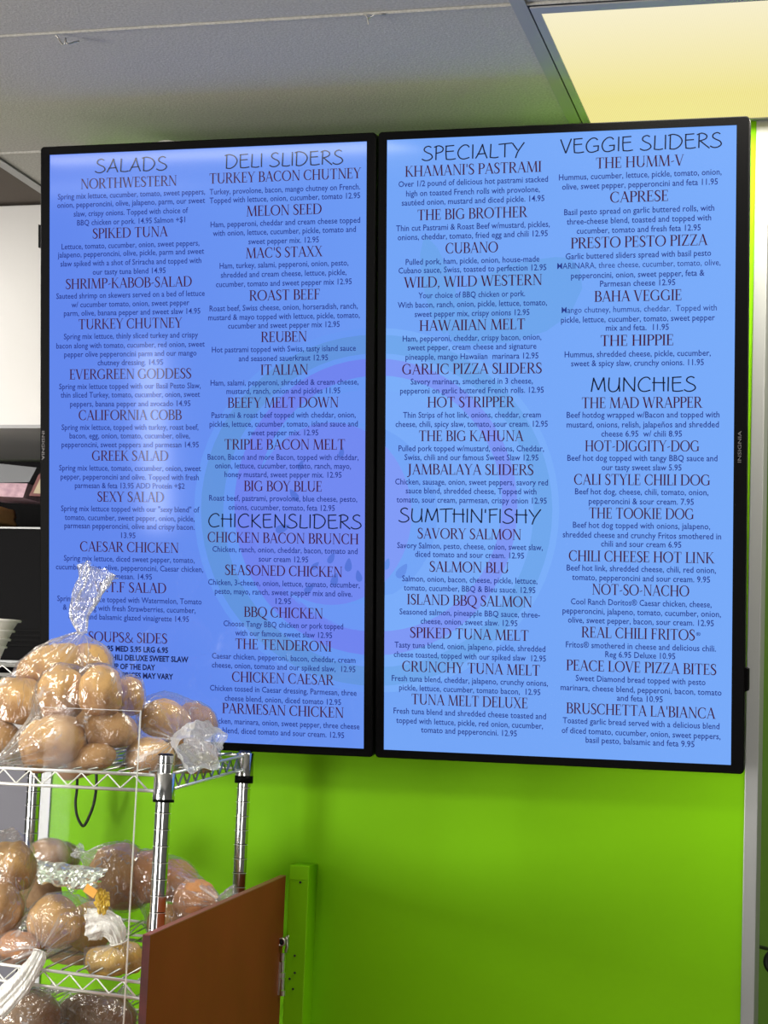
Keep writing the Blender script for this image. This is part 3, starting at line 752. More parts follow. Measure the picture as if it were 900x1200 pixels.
ART = [  # (layer, colour key, polygons in photo pixels)
    (0, 'light', ring(441, 598, 214, 214, 100, 100)),
    (1, 'green', ring(441, 598, 206, 206, 182, 184, dx=2)),
    (1, 'purple', ring(440, 594, 166, 174, 144, 150, dx=4, dy=-4)),
    (1, 'light2', ring(436, 598, 136, 142, 96, 106, dx=-20, dy=4)),
    (2, 'disc', ring(388, 602, 94, 107, .01, .01)),
    (1, 'leaf', [[(497, 274), (512, 290), (532, 330), (538, 372), (520, 392), (505, 372), (494, 330), (492, 298)]]),
    (1, 'leaf', [[(534, 350), (560, 326), (600, 308), (650, 301), (668, 302), (680, 318), (682, 338), (668, 368), (640, 388), (600, 400), (560, 404), (530, 400), (520, 380)]]),
] + [(3, 'seed', drop(*q)) for q in ((388, 654, 7, .5), (408, 662, 8, .1), (420, 675, 7, -.2), (392, 679, 8, .3), (369, 663, 6, .8), (344, 580, 8, -.6), (331, 619, 9, 1.2), (471, 669, 10, .6), (453, 661, 7, .3), (352, 545, 6, .4), (400, 530, 6, .2), (362, 690, 7, .9))]
PAL = {
 'left': dict(light=(103, 151, 242), green=(96, 147, 222), purple=(110, 131, 238), light2=(106, 150, 243), disc=(112, 136, 240), leaf=(88, 138, 216), seed=(84, 116, 216)),
 'right': dict(light=(121, 173, 249), green=(110, 166, 236), purple=(125, 151, 245), light2=(121, 171, 249), disc=(127, 154, 246), leaf=(108, 164, 236), seed=(100, 144, 232)),
}
RECT = {'left': (-.6400, -.0214, .0146, 1.1070), 'right': (.0156, .6315, .0146, 1.1078)}
OUT = {'left': (-GAP-W, -GAP), 'right': (0.0, W)}
TL = {'left': 'left wall-mounted menu television listing salads, deli sliders and chicken sliders', 'right': 'right wall-mounted menu television listing specialty, veggie sliders and munchies'}
def rrect(x0, x1, y0, y1, r, n_=5):
    o = []
    for cx, cy, a0 in ((x1-r, y1-r, 0), (x0+r, y1-r, 90), (x0+r, y0+r, 180), (x1-r, y0+r, 270)):
        for i in range(n_+1):
            a = math.radians(a0+90*i/n_); o.append((cx+r*math.cos(a), cy+r*math.sin(a)))
    return o
scr_mat = {'left': screen_mat('left_display', (96, 134, 236), (108, 155, 244)), 'right': screen_mat('right_display', (114, 164, 246), (121, 172, 250))}
txt_mat = {'T': emat('dish_name_ink', (64, 10, 50), 1), 'H': emat('heading_ink', (10, 16, 46), 1), 'D': emat('description_ink', (34, 52, 136), 1), 'B': emat('bold_ink', (12, 22, 78), 1)}
for tv in ('left', 'right'):
    x0, x1 = OUT[tv]; a0, a1, b0, b1 = RECT[tv]
    root = empty('television', tvp((x0+x1)/2, 0), label=TL[tv], cat='television', group='menu televisions')
    # frame
    rows = [([(x, y) for x, y in rrect(x0+.006, x1-.006, .006, H-.006, .006)], -.040),
            ([(x, y) for x, y in rrect(x0, x1, 0, H, .007)], -.034),
            ([(x, y) for x, y in rrect(x0, x1, 0, H, .007)], -.0015),
            ([(x, y) for x, y in rrect(x0+.0015, x1-.0015, .0015, H-.0015, .006)], 0),
            ([(min(max(x, a0), a1), min(max(y, b0), b1)) for x, y in rrect(x0, x1, 0, H, .006)], -.0002),
            ([(min(max(x, a0), a1), min(max(y, b0), b1)) for x, y in rrect(x0, x1, 0, H, .006)], -.006)]
    vs = []; fs = []; N = len(rows[0][0])
    for pts, d in rows: vs += [tvp(x, y, d) for x, y in pts]
    for i in range(len(rows)-1):
        for j in range(N): fs.append((i*N+j, (i+1)*N+j, (i+1)*N+(j+1) % N, i*N+(j+1) % N))
    fs.append(tuple(range(N)))
    mesh_obj('bezel', vs, fs, M['black_plastic'], root)
    mb = MB(); Q = [tvp(x, y, d) for d in (-.040, -.058) for x, y in ((x0+.10+(.03 if d < -.05 else 0), .12+(.03 if d < -.05 else 0)), (x1-.10-(.03 if d < -.05 else 0), .12+(.03 if d < -.05 else 0)), (x1-.10-(.03 if d < -.05 else 0), .9), (x0+.10+(.03 if d < -.05 else 0), .9))]
    mb.hexa(Q); mb.obj('rear_housing', M['black_plastic'], root)
    mb = MB()
    for xx in ((x0+x1)/2-.15, (x0+x1)/2+.15):
        mb.hexa([tvp(xx-.015, .25, -.058), tvp(xx+.015, .25, -.058), Vector((xx+.015, WY-.001, Z0+.25)), Vector((xx-.015, WY-.001, Z0+.25)),
                 tvp(xx-.015, .85, -.058), tvp(xx+.015, .85, -.058), Vector((xx+.015, WY-.001, Z0+.85)), Vector((xx-.015, WY-.001, Z0+.85))])
    mb.obj('wall_mount', M['black'], root)
    scr = mesh_obj('screen', [tvp(a0, b0, -.003), tvp(a1, b0, -.003), tvp(a1, b1, -.003), tvp(a0, b1, -.003)], [(0, 1, 2, 3)], scr_mat[tv], root)
    # artwork behind the lettering, one flat shape over another
    vs, fs, mi, mats, idx = [], [], [], [], {}
    for lay, key, polys in ART:
        if key not in idx: idx[key] = len(mats); mats.append(emat(tv+'_art_'+key, PAL[tv][key]))
        for poly in polys:
            q = clip([px2tv(x, y) for x, y in poly], a0, a1, b0, b1)
            if q:
                if sum(q[i-1][0]*q[i][1]-q[i][0]*q[i-1][1] for i in range(len(q))) < 0: q = q[::-1]
                n0 = len(vs); vs += [tvp(x, y, -.0027+lay*.0003) for x, y in q]; fs.append(tuple(range(n0, n0+len(q)))); mi.append(idx[key])
    mesh_obj('background_artwork', vs, fs, mats, scr, mi=mi)
    for key_ in [k_ for k_ in buf if k_[0] == tv and k_[1][0] == 'H']: mesh_obj('section_heading', buf[key_][0], buf[key_][1], txt_mat['H'], scr)
    for kind, nm in (('T', 'dish_name'), ('D', 'dish_description'), ('B', 'bold_lettering')):
        if (tv, kind) in buf: mesh_obj(nm, buf[(tv, kind)][0], buf[(tv, kind)][1], txt_mat[kind], scr)
    # maker's lettering on the bezel, read along the long side
    vs, fs = sans('INSIGNIA')
    if tv == 'left': ua, va, vb, sg = px2tv(50.7, 508)[0], px2tv(50.7, 505)[1], px2tv(50.7, 539)[1], 1
    else: ua, va, vb, sg = px2tv(866.5, 545)[0], px2tv(866.5, 542)[1], px2tv(866.5, 505)[1], -1
    xs = [v.x for v in vs]; X0_, X1_ = min(xs), max(xs); hgt = .0058
    vs = [tvp(ua+sg*hgt*(v.y/SCAP-.5), va+(v.x-X0_)/(X1_-X0_)*(vb-va), .0004) for v in vs]
    mesh_obj('bezel_lettering', vs, fs, M['logo'], root)
    # power button block on the side
    yy = px2tv(44, 276)[1] if tv == 'left' else px2tv(873, 797)[1]
    xe = x0 if tv == 'left' else x1; sg = -1 if tv == 'left' else 1
    mb = MB(); e0, e1 = sorted((xe-sg*.002, xe+sg*.007))
    mb.hexa([tvp(e0, yy-.022, -.022), tvp(e1, yy-.018, -.022), tvp(e1, yy-.018, -.006), tvp(e0, yy-.022, -.006), tvp(e0, yy+.022, -.022), tvp(e1, yy+.018, -.022), tvp(e1, yy+.018, -.006), tvp(e0, yy+.022, -.006)])
    mb.obj('button_block', M['black_plastic'], root)
# ------------------------------------------------------------------ wire shelving unit with the bread
FR = Vector((-.205, -.505, 0)); BR = Vector((-.240, -.020, 0))
BLx = at(38, 940, -.05).x; BL = Vector((BLx, -.05, 0)); FL = FR+(BL-BR)
POST_TOP = 1.409
rack = empty('wire_shelving_unit', (FR+BR+FL+BL)/4, label='chrome wire shelving unit holding bagged bread in front of the green wall', cat='shelving')
def post(c, top, zb=0.0):
    prof = []
    z = zb
    while z < top-.03:
        prof += [(.0123, z), (.0123, z+.0232), (.0129, z+.0234), (.0129, z+.0242), (.0108, z+.0243), (.0108, z+.0253)]; z += .0254
    prof += [(.0127, z), (.0127, top-.001), (.0118, top)]
    o = MB().lathe(prof, (c.x, c.y, 0), 20).obj('post', M['chrome'], rack, smooth=False)
    o.data.polygons.foreach_set('use_smooth', [True]*len(o.data.polygons)); o.data.set_sharp_from_angle(angle=.5)
    o.data.materials.append(M['dark_gap']); o.data.materials.append(M['wire'])
    for pl in o.data.polygons:
        rr = max(math.hypot(o.data.vertices[i].co.x-c.x, o.data.vertices[i].co.y-c.y) for i in pl.vertices)
        if rr < .0112: pl.material_index = 1
        elif rr > .01285 and abs(pl.normal.z) < .5: pl.material_index = 2
    MB().lathe([(.0122, top), (.0125, top+.0015), (.010, top+.003)], (c.x, c.y, 0), 20).obj('post_cap', M['black_gloss'], o)
    return o
posts = {k: post(c, POST_TOP) for k, c in (('FR', FR), ('BR', BR), ('FL', FL), ('BL', BL))}
def wire_shelf(corners, drop, name='wire_shelf'):
    a, b_, c, d = corners                    # front left, front right, back right, back left (upper rail height)
    root = MB()
    dn = Vector((0, 0, -drop))
    for p_, q in ((a, b_), (b_, c), (c, d), (d, a)):
        dr = (q-p_).normalized()*.014
        root.tube([p_+dr, q-dr], .0027, 8); root.tube([p_+dr+dn, q-dr+dn], .0027, 8)
    o = root.obj(name, M['wire'], rack, smooth=True)
    for side_, (p_, q) in enumerate(((a, b_), (b_, c), (c, d), (d, a))):
        z = MB()
        L = (q-p_).length; n_ = max(4, round(L/.0275)); n_ += n_ % 2; pts = []
        m_ = .028/L
        for i in range(n_+1):
            s = m_+(1-2*m_)*i/n_; pts.append(p_.lerp(q, s)+dn*(.08 if i % 2 else .93))
        off = Vector((0, 0, 0))
        z.tube(pts, .0018, 6)
        z.obj('truss_wire', M['wire'] if side_ == 0 else M['wire_shaded'], o, smooth=True)
    n_ = int((b_-a).length/.024)
    for i in range(1, n_):
        s = i/n_; MB().tube([a.lerp(b_, s)+Vector((0, .001, .0035)), d.lerp(c, s)+Vector((0, -.001, .0035))], .0017, 6).obj('deck_wire', M['wire_shaded'], o, smooth=True)
    for s in (.33, .66):
        MB().tube([a.lerp(d, s)+Vector((.004, 0, -.001)), b_.lerp(c, s)+Vector((-.004, 0, -.001))], .0025, 6).obj('cross_wire', M['wire_shaded'], o, smooth=True)
    return o
def zc(v, z): return Vector((v.x, v.y, z))
ZS = 1.3775
sh1 = wire_shelf((zc(FL, ZS), zc(FR, ZS), zc(BR, ZS+.026), zc(BL, ZS+.026)), .0245)
zR, zL = 1.058, 1.081
sh2 = wire_shelf((zc(FL, zL), zc(FR, zR), zc(BR, zR+.026), zc(BL, zL+.026)), .0245)
sh3 = wire_shelf((zc(FL, .955), zc(FR, .952), zc(BR, .962), zc(BL, .962)), .0245)
for k, c, z in (('FR', FR, 1.361), ('BR', BR, 1.387), ('FL', FL, 1.361), ('BL', BL, 1.387), ('FR', FR, 1.042), ('BR', BR, 1.068), ('FL', FL, 1.065), ('BL', BL, 1.09)):
    col = MB().lathe([(.0150, z-.021), (.0172, z-.020), (.0160, z+.019), (.0152, z+.0205)], (c.x, c.y, 0), 24).obj('shelf_collar', M['chrome'], rack, smooth=True)
    col.data.set_sharp_from_angle(angle=.6)
    MB().lathe([(.0142, z-.0335 if k[0] == 'B' else z-.0245), (.0168, z-.0335 if k[0] == 'B' else z-.0245), (.0168, z-.0195), (.0142, z-.0195)], (c.x, c.y, 0), 24, cap=False).obj('split_sleeve', M['black_plastic'], col, smooth=True)

# ------------------------------------------------------------------ bread and bags
def P(x, y, Y): return at(x, y, Y)
def scale_at(p): return (p-CAM).dot(fw)/F     # metres per photo pixel at that depth
ROLLS = {}
def roll(key, x, y, Y, rx, ry, rot, mat, label, group, long_=False, rd=None, crease=False):
    c = P(x, y, Y); s = scale_at(c); a, b_ = rx*s, ry*s; dd = (rd*s if rd else min(a, b_)*1.02)
    R_ = Matrix.Rotation(-math.radians(rot), 3, 'Y')
    bm = bmesh.new(); bmesh.ops.create_icosphere(bm, subdivisions=4, radius=1)
    sd = Vector((x*.37, y*.11, 3.1))
    for v in bm.verts:
        n_ = v.co.normalized(); q = n_.copy()
        # a bun: full shoulders, slightly flattened foot
        e = .86
        q = Vector([math.copysign(abs(t)**e, t) for t in n_]); q /= max(1, q.length**.55)
        k = 1+.085*noise.noise(n_*1.7+sd)+.035*noise.noise(n_*4.2+sd)+.007*noise.noise(n_*14+sd)
        if crease: k -= .10*math.exp(-((n_.x-.05+.08*n_.z)/.11)**2)
        p_ = Vector((q.x*a, q.y*dd, q.z*b_))*k
        if p_.z < -b_*.72: p_.z = -b_*.72-(p_.z+b_*.72)*-.35
        v.co = R_ @ p_
    me = bpy.data.meshes.new('bread_roll'); bm.to_mesh(me); bm.free()
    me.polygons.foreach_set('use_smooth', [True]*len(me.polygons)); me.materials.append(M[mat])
    o = bpy.data.objects.new('bread_roll', me); COL.objects.link(o); o.location = c
    tag(o, label, 'bread', group)
    ROLLS[key] = o; return o
def smooth_step(t): t = max(0, min(1, t)); return t*t*(3-2*t)
def bag(label, rolls, neck, tuft_pts, throat, tuft_r, extra=(), seed=1, floor=None, white=.0, name='bread_bag', group=None, wr=.075, infl=1.06, loose=.35, tie=True, flat=.55, ruff=1.0):
    pts = []
    for k in rolls:
        o = ROLLS[k]
        for v in o.data.vertices:
            if v.index % 3 == 0: pts.append(o.location+v.co*infl)
    pts += [Vector(e) for e in extra]
    bm = bmesh.new()
    for p_ in pts: bm.verts.new(p_)
    bmesh.ops.convex_hull(bm, input=bm.verts[:]); bt = BVHTree.FromBMesh(bm); bm.free()
    c = sum((ROLLS[k].location for k in rolls), Vector())/len(rolls)
    if len(extra): c = c*.85+sum((Vector(e) for e in extra), Vector())/len(extra)*.15
    trees = []
    for k in rolls:
        o = ROLLS[k]; b2 = bmesh.new(); b2.from_mesh(o.data); bmesh.ops.translate(b2, verts=b2.verts, vec=o.location); trees.append(BVHTree.FromBMesh(b2)); b2.free()
    neck = Vector(neck); ax = (neck-c).normalized(); s1 = ax.orthogonal().normalized(); s2 = ax.cross(s1)
    NT, NP = 54, 96; vs = []; fs = []
    sd = Vector((seed*3.7, seed*1.3, seed*.7)); Rn = (neck-c).length
    rings = []; gat = []
    for i in range(NT):
        th = math.pi*(1-i/(NT-1)*.94); row = []
        for j in range(NP):
            ph = 2*math.pi*j/NP
            d = (ax*math.cos(th)+(s1*math.cos(ph)+s2*math.sin(ph))*math.sin(th)).normalized()
            h = bt.ray_cast(c, d, 5)[0]; r = (h-c).length if h else .03
            rr = 0
            for t_ in trees:
                h2 = t_.ray_cast(c+d*r*1.5, -d, 5)[0]
                if h2: rr = max(rr, (h2-c).dot(d))
            rr = max(rr*1.035, r*.70)
            r = r*(1-loose)+min(rr, r)*loose
            near = smooth_step(1-th/1.35)
            fold = abs(noise.noise(Vector((math.cos(ph)*3.2, math.sin(ph)*3.2, th*.45))+sd))
            cr = abs(noise.noise(d*3.4+sd))+.5*abs(noise.noise(d*8+sd*2))
            r *= 1+wr*(.6-1.6*fold)*(.25+near)+wr*(.35-.9*cr)*.9
            p_ = c+d*max(r, rr if th > .9 else 0)
            tp = neck-ax*.0+(s1*math.cos(ph)+s2*math.sin(ph))*throat*(1+.35*math.cos(ph*9+seed))
            w_ = smooth_step((.62-th)/.50)
            p_ = p_.lerp(tp, w_)
            row.append(p_)
            g1_ = max(0, 1-abs(noise.noise(Vector((math.cos(ph)*5.5, math.sin(ph)*5.5, th*.22+3))+sd))*9)
            g2_ = max(0, 1-abs(noise.noise(Vector((d.x*1.3+d.z, d.y*3.1, d.z*.9))*1.5+sd*2))*26)*max(0, noise.noise(d*2+sd)+.15)*2.5
            gat.append(min(1.2, g1_*(near**1.3)*1.1+g2_*.8+.12*near))
        rings.append(row)
    for row in rings: vs += row
    for i in range(NT-1):
        for j in range(NP): fs.append((i*NP+j, i*NP+(j+1) % NP, (i+1)*NP+(j+1) % NP, (i+1)*NP+j))
    if floor is not None:
        for v in vs:
            if v.z < floor: v.z = floor+(v.z-floor)*.04
    root = mesh_obj(name, vs, fs, M['film'], smooth=True)
    at_ = root.data.attributes.new('gather', 'FLOAT', 'POINT'); at_.data.foreach_set('value', gat)
    tag(root, label, 'bread bag', group)
    # gathered loose end beyond the tie
    tp = spl3([neck]+[Vector(q) for q in tuft_pts], 6); N = len(tp); vs, fs = [], []; NP2 = 72
    base = None
    for i, q in enumerate(tp):
        t_ = (tp[min(i+1, N-1)]-tp[max(i-1, 0)]).normalized(); s = i/(N-1)
        if base is None: base = rt - t_*rt.dot(t_); base.normalize()
        base = (base-t_*base.dot(t_)).normalized(); b2_ = t_.cross(base)
        rad = throat+(tuft_r-throat)*(s**.8)
        for j in range(NP2):
            ph = 2*math.pi*j/NP2
            fl = 1+ruff*.22*math.cos(ph*5+seed+s*1.5)*min(1, .4+s)+ruff*.10*math.cos(ph*13+s*2)+ruff*.30*noise.noise(Vector((math.cos(ph)*2.5, math.sin(ph)*2.5, s*4))+sd)+ruff*.16*noise.noise(Vector((math.cos(ph)*7, math.sin(ph)*7, s*9))+sd)
            e = .0+.25*noise.noise(Vector((math.cos(ph)*1.6, math.sin(ph)*1.6, 3))+sd)*rad*(s**2)*2
            vs.append(q+(base*math.cos(ph)+b2_*math.sin(ph)*flat)*rad*fl+t_*e)
    for i in range(N-1):
        for j in range(NP2): fs.append((i*NP2+j, i*NP2+(j+1) % NP2, (i+1)*NP2+(j+1) % NP2, (i+1)*NP2+j))
    tf = mesh_obj('gathered_end', vs, fs, M['film_opaque'] if white > .5 else M['film_fan'] if white > 0 else M['film_white'], root, smooth=True)
    if tie:
        ring_ = []
        a_ = (tp[1]-tp[0]).normalized(); q1 = a_.orthogonal().normalized(); q2 = a_.cross(q1)
        for j in range(17): ring_.append(neck+(q1*math.cos(j*math.pi/8)+q2*math.sin(j*math.pi/8))*throat*1.25)
        MB().tube(ring_, .0011, 6).obj('bag_tie', M['film_opaque'] if white > .5 else M['film_white'], root, smooth=True)
    return root
def spl3(pts, k=5):
    P_ = [pts[0]]+list(pts)+[pts[-1]]; o = []
    for i in range(1, len(P_)-2):
        a, b_, c, d = P_[i-1:i+3]
        for j in range(k):
            t = j/k; o.append(.5*((2*b_)+(c-a)*t+(2*a-5*b_+4*c-d)*t*t+(3*b_-a-3*c+d)*t**3))
    return o+[pts[-1]]

g1 = 'bread rolls in bags on the top wire shelf'
# left bag, tied upright
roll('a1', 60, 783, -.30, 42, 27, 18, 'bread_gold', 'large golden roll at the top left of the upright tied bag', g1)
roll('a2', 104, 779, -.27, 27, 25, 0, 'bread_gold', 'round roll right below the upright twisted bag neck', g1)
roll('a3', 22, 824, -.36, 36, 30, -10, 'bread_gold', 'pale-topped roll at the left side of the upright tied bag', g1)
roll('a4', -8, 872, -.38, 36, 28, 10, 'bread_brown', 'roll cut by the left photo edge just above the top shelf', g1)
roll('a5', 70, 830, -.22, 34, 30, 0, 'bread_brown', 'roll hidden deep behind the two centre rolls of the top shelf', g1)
bag('clear upright bag with twisted neck rising in front of the left screen', ['a1', 'a2', 'a3', 'a4', 'a5'], P(97, 742, -.28),
    [P(94, 722, -.28), P(101, 700, -.28), P(110, 682, -.28), P(116, 668, -.28)], 0.0065, .030, extra=[P(72, 742, -.28), P(88, 745, -.25)], seed=2, floor=ZS+.004, group='bread bags on the top wire shelf', flat=.4, wr=.085)
# front bag
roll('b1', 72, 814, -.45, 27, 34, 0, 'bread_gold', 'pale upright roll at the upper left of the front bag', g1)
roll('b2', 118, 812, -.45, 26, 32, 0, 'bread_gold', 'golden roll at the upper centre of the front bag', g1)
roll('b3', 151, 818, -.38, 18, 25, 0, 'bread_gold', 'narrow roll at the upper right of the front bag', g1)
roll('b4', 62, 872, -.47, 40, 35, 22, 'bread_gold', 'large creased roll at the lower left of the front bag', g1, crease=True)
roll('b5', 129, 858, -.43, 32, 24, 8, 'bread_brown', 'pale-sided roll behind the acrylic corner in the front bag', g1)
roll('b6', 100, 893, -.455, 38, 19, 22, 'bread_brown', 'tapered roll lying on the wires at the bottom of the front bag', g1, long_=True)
roll('b7', 100, 846, -.34, 34, 28, 0, 'bread_brown', 'brown filler roll darkening the gap between the four front rolls of the front bag', g1)  # filler roll added behind the front ones to darken the gap
bag('clear bulging front bag of seven rolls behind the acrylic panel', ['b1', 'b2', 'b3', 'b4', 'b5', 'b6', 'b7'], P(-2, 893, -.52),
    [P(-12, 895, -.53), P(-24, 893, -.53), P(-36, 888, -.53)], .006, .02, extra=[P(25, 850, -.47)], seed=5, floor=ZS+.003, group='bread bags on the top wire shelf', wr=.075)
# right bag, neck towards the camera
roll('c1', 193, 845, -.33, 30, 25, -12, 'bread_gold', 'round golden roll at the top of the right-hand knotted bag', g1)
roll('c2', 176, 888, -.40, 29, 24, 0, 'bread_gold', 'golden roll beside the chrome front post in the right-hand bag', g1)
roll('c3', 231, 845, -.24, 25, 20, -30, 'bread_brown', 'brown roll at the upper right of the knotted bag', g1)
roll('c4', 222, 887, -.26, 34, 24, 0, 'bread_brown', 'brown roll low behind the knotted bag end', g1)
bag('clear bag with its knotted frosty end fanned out over the shelf corner', ['c1', 'c2', 'c3', 'c4'], P(209, 867, -.43),
    [P(218, 869, -.455), P(227, 872, -.475), P(235, 875, -.488)], .009, .043, extra=[P(196, 803, -.3), P(172, 808, -.32), P(236, 818, -.28)], seed=9, floor=ZS+.003, group='bread bags on the top wire shelf', wr=.085, flat=.95, white=.3, ruff=.45)
g2 = 'bread rolls in bags on the middle wire shelf'
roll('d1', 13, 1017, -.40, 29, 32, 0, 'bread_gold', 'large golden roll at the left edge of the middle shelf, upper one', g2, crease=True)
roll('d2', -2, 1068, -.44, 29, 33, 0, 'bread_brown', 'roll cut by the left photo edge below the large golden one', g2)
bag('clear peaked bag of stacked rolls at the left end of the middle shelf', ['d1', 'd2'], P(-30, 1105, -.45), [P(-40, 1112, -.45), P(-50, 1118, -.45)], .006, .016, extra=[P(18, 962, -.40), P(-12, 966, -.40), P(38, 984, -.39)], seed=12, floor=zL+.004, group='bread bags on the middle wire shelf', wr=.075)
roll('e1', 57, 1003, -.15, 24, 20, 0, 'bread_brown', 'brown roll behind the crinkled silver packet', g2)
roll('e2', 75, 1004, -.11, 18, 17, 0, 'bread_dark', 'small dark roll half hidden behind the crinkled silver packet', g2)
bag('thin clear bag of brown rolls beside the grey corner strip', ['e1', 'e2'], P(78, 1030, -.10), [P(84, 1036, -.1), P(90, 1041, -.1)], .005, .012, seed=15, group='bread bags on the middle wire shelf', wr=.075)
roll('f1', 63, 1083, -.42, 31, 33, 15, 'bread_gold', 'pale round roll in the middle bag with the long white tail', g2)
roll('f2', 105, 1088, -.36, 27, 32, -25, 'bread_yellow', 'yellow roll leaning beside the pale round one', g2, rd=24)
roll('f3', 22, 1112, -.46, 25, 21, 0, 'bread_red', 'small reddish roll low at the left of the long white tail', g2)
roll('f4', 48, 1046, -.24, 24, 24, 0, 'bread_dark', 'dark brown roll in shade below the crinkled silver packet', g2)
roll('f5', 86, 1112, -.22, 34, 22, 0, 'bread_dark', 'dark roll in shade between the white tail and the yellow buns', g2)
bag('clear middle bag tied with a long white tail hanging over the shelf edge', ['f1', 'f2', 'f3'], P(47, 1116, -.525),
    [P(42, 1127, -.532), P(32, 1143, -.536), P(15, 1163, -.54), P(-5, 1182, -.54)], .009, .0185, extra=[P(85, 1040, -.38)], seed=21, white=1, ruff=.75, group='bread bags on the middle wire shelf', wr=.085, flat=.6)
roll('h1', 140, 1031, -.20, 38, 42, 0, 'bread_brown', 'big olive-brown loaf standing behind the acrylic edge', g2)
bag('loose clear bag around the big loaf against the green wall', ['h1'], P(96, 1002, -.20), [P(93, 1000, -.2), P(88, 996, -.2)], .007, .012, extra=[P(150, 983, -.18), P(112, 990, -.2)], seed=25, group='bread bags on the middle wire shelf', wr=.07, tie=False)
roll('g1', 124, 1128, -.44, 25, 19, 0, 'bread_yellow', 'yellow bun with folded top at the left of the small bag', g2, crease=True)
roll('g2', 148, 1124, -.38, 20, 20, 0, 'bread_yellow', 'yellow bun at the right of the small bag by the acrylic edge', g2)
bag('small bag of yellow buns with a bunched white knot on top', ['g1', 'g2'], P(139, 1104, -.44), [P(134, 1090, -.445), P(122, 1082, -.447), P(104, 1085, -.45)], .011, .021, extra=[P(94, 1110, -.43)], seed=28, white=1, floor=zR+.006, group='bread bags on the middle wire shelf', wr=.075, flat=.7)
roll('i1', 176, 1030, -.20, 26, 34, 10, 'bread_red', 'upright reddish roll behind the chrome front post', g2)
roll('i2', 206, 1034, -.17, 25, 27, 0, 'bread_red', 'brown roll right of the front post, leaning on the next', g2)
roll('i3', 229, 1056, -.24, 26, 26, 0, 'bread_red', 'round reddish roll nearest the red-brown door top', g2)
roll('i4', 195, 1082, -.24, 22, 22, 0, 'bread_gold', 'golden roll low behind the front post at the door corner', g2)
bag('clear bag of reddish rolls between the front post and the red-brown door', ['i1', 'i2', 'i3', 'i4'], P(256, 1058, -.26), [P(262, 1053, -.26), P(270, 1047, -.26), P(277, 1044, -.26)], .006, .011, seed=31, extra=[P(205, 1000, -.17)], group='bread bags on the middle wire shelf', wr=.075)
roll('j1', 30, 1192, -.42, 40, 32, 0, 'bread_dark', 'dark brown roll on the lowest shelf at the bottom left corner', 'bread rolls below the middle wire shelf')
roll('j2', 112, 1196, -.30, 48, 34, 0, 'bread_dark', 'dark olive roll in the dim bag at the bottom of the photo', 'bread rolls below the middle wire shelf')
bag('dim clear bag on the lowest wire shelf over a dark brown roll at the left', ['j1'], P(60, 1165, -.40), [P(64, 1160, -.4), P(68, 1156, -.4)], .006, .010, seed=35, group='bread bags below the middle wire shelf', tie=False)
bag('dim clear bag below the middle shelf beside the acrylic edge', ['j2'], P(140, 1168, -.30), [P(146, 1163, -.3), P(152, 1160, -.3)], .006, .012, seed=36, group='bread bags below the middle wire shelf', tie=False, extra=[P(80, 1170, -.3)])

# crinkled silver packet
vs, fs = [], []; NX, NZ = 34, 14
c0, c1, c2, c3 = P(44, 1034, -.47), P(112, 1046, -.47), P(127, 1018, -.46), P(44, 1008, -.45)
for side in (0, 1):
    for i in range(NX+1):
        for j in range(NZ+1):
            s, t = i/NX, j/NZ; q = c0.lerp(c1, s).lerp(c3.lerp(c2, s), t)
            bulge = math.sin(math.pi*s)**.4*math.sin(math.pi*t)**.5*.014
            k = (abs(noise.noise(Vector((s*6, t*4, side*5+.5))))-.2)*.016+(abs(noise.noise(Vector((s*15, t*9, side*5+3))))-.2)*.008
            e = 0 if i in (0, NX) or j in (0, NZ) else 1
            vs.append(q+Vector((noise.noise(Vector((s*9, t*9, 1)))*.003, (-1 if side == 0 else 1)*(bulge+k)*e, noise.noise(Vector((s*7, t*7, 9)))*.004)))
K = (NX+1)*(NZ+1)
for side in (0, 1):
    for i in range(NX):
        for j in range(NZ):
            a = side*K+i*(NZ+1)+j; q = (a, a+NZ+1, a+NZ+2, a+1); fs.append(q if side == 0 else q[::-1])
pk = mesh_obj('silver_packet', vs, fs, M['foil'], label='crinkled silver foil packet lying behind the middle shelf rolls', cat='packet')
MB().box((-.0105, -.0009, -.007), (.0105, .0009, .007), Matrix.Translation(P(106, 1044, -.488)) @ Matrix.Rotation(.5, 4, 'Y')).obj('price_label', M['orange'], pk, label='orange label')
vs, fs = [], []
bm = bmesh.new(); bmesh.ops.create_icosphere(bm, subdivisions=4, radius=1)
cc = P(120, 1056, -.46)
for v in bm.verts:
    n_ = v.co.copy(); k = .8+.9*abs(noise.noise(n_*2.2+Vector((4, 4, 4))))-.3*abs(noise.noise(n_*6)); v.co = cc+Vector((n_.x*.012, n_.y*.010, n_.z*.019))*k
me = bpy.data.meshes.new('yellow_wrapper'); bm.to_mesh(me); bm.free(); me.materials.append(M['yellowfilm'])
o = bpy.data.objects.new('yellow_wrapper', me); COL.objects.link(o); tag(o, 'crumpled yellow wrapper tucked under the silver packet', 'wrapper')

# ------------------------------------------------------------------ clear acrylic guard in front of the rack
AY = -.60
ac = empty('acrylic_guard', P(60, 1199, AY), label='clear acrylic sneeze guard standing in front of the wire shelving', cat='guard')
xr = P(165, 834, AY).x; zt = P(165, 832.5, AY).z; xl = P(46, 831, AY).x
MB().box((xl, AY, .60), (xr-.0016, AY+.003, zt-.0016)).obj('clear_sheet', M['acrylic'], ac)
e = MB(); e.box((xr-.0016, AY-.0002, .60), (xr-.0002, AY+.0032, zt)); e.obj('sheet_edge', M['acrylic_edge'], ac)
e = MB(); e.box((xl, AY-.0002, zt-.0016), (xr-.0016, AY+.0032, zt-.0004)); e.obj('sheet_edge', M['acrylic_edge'], ac)

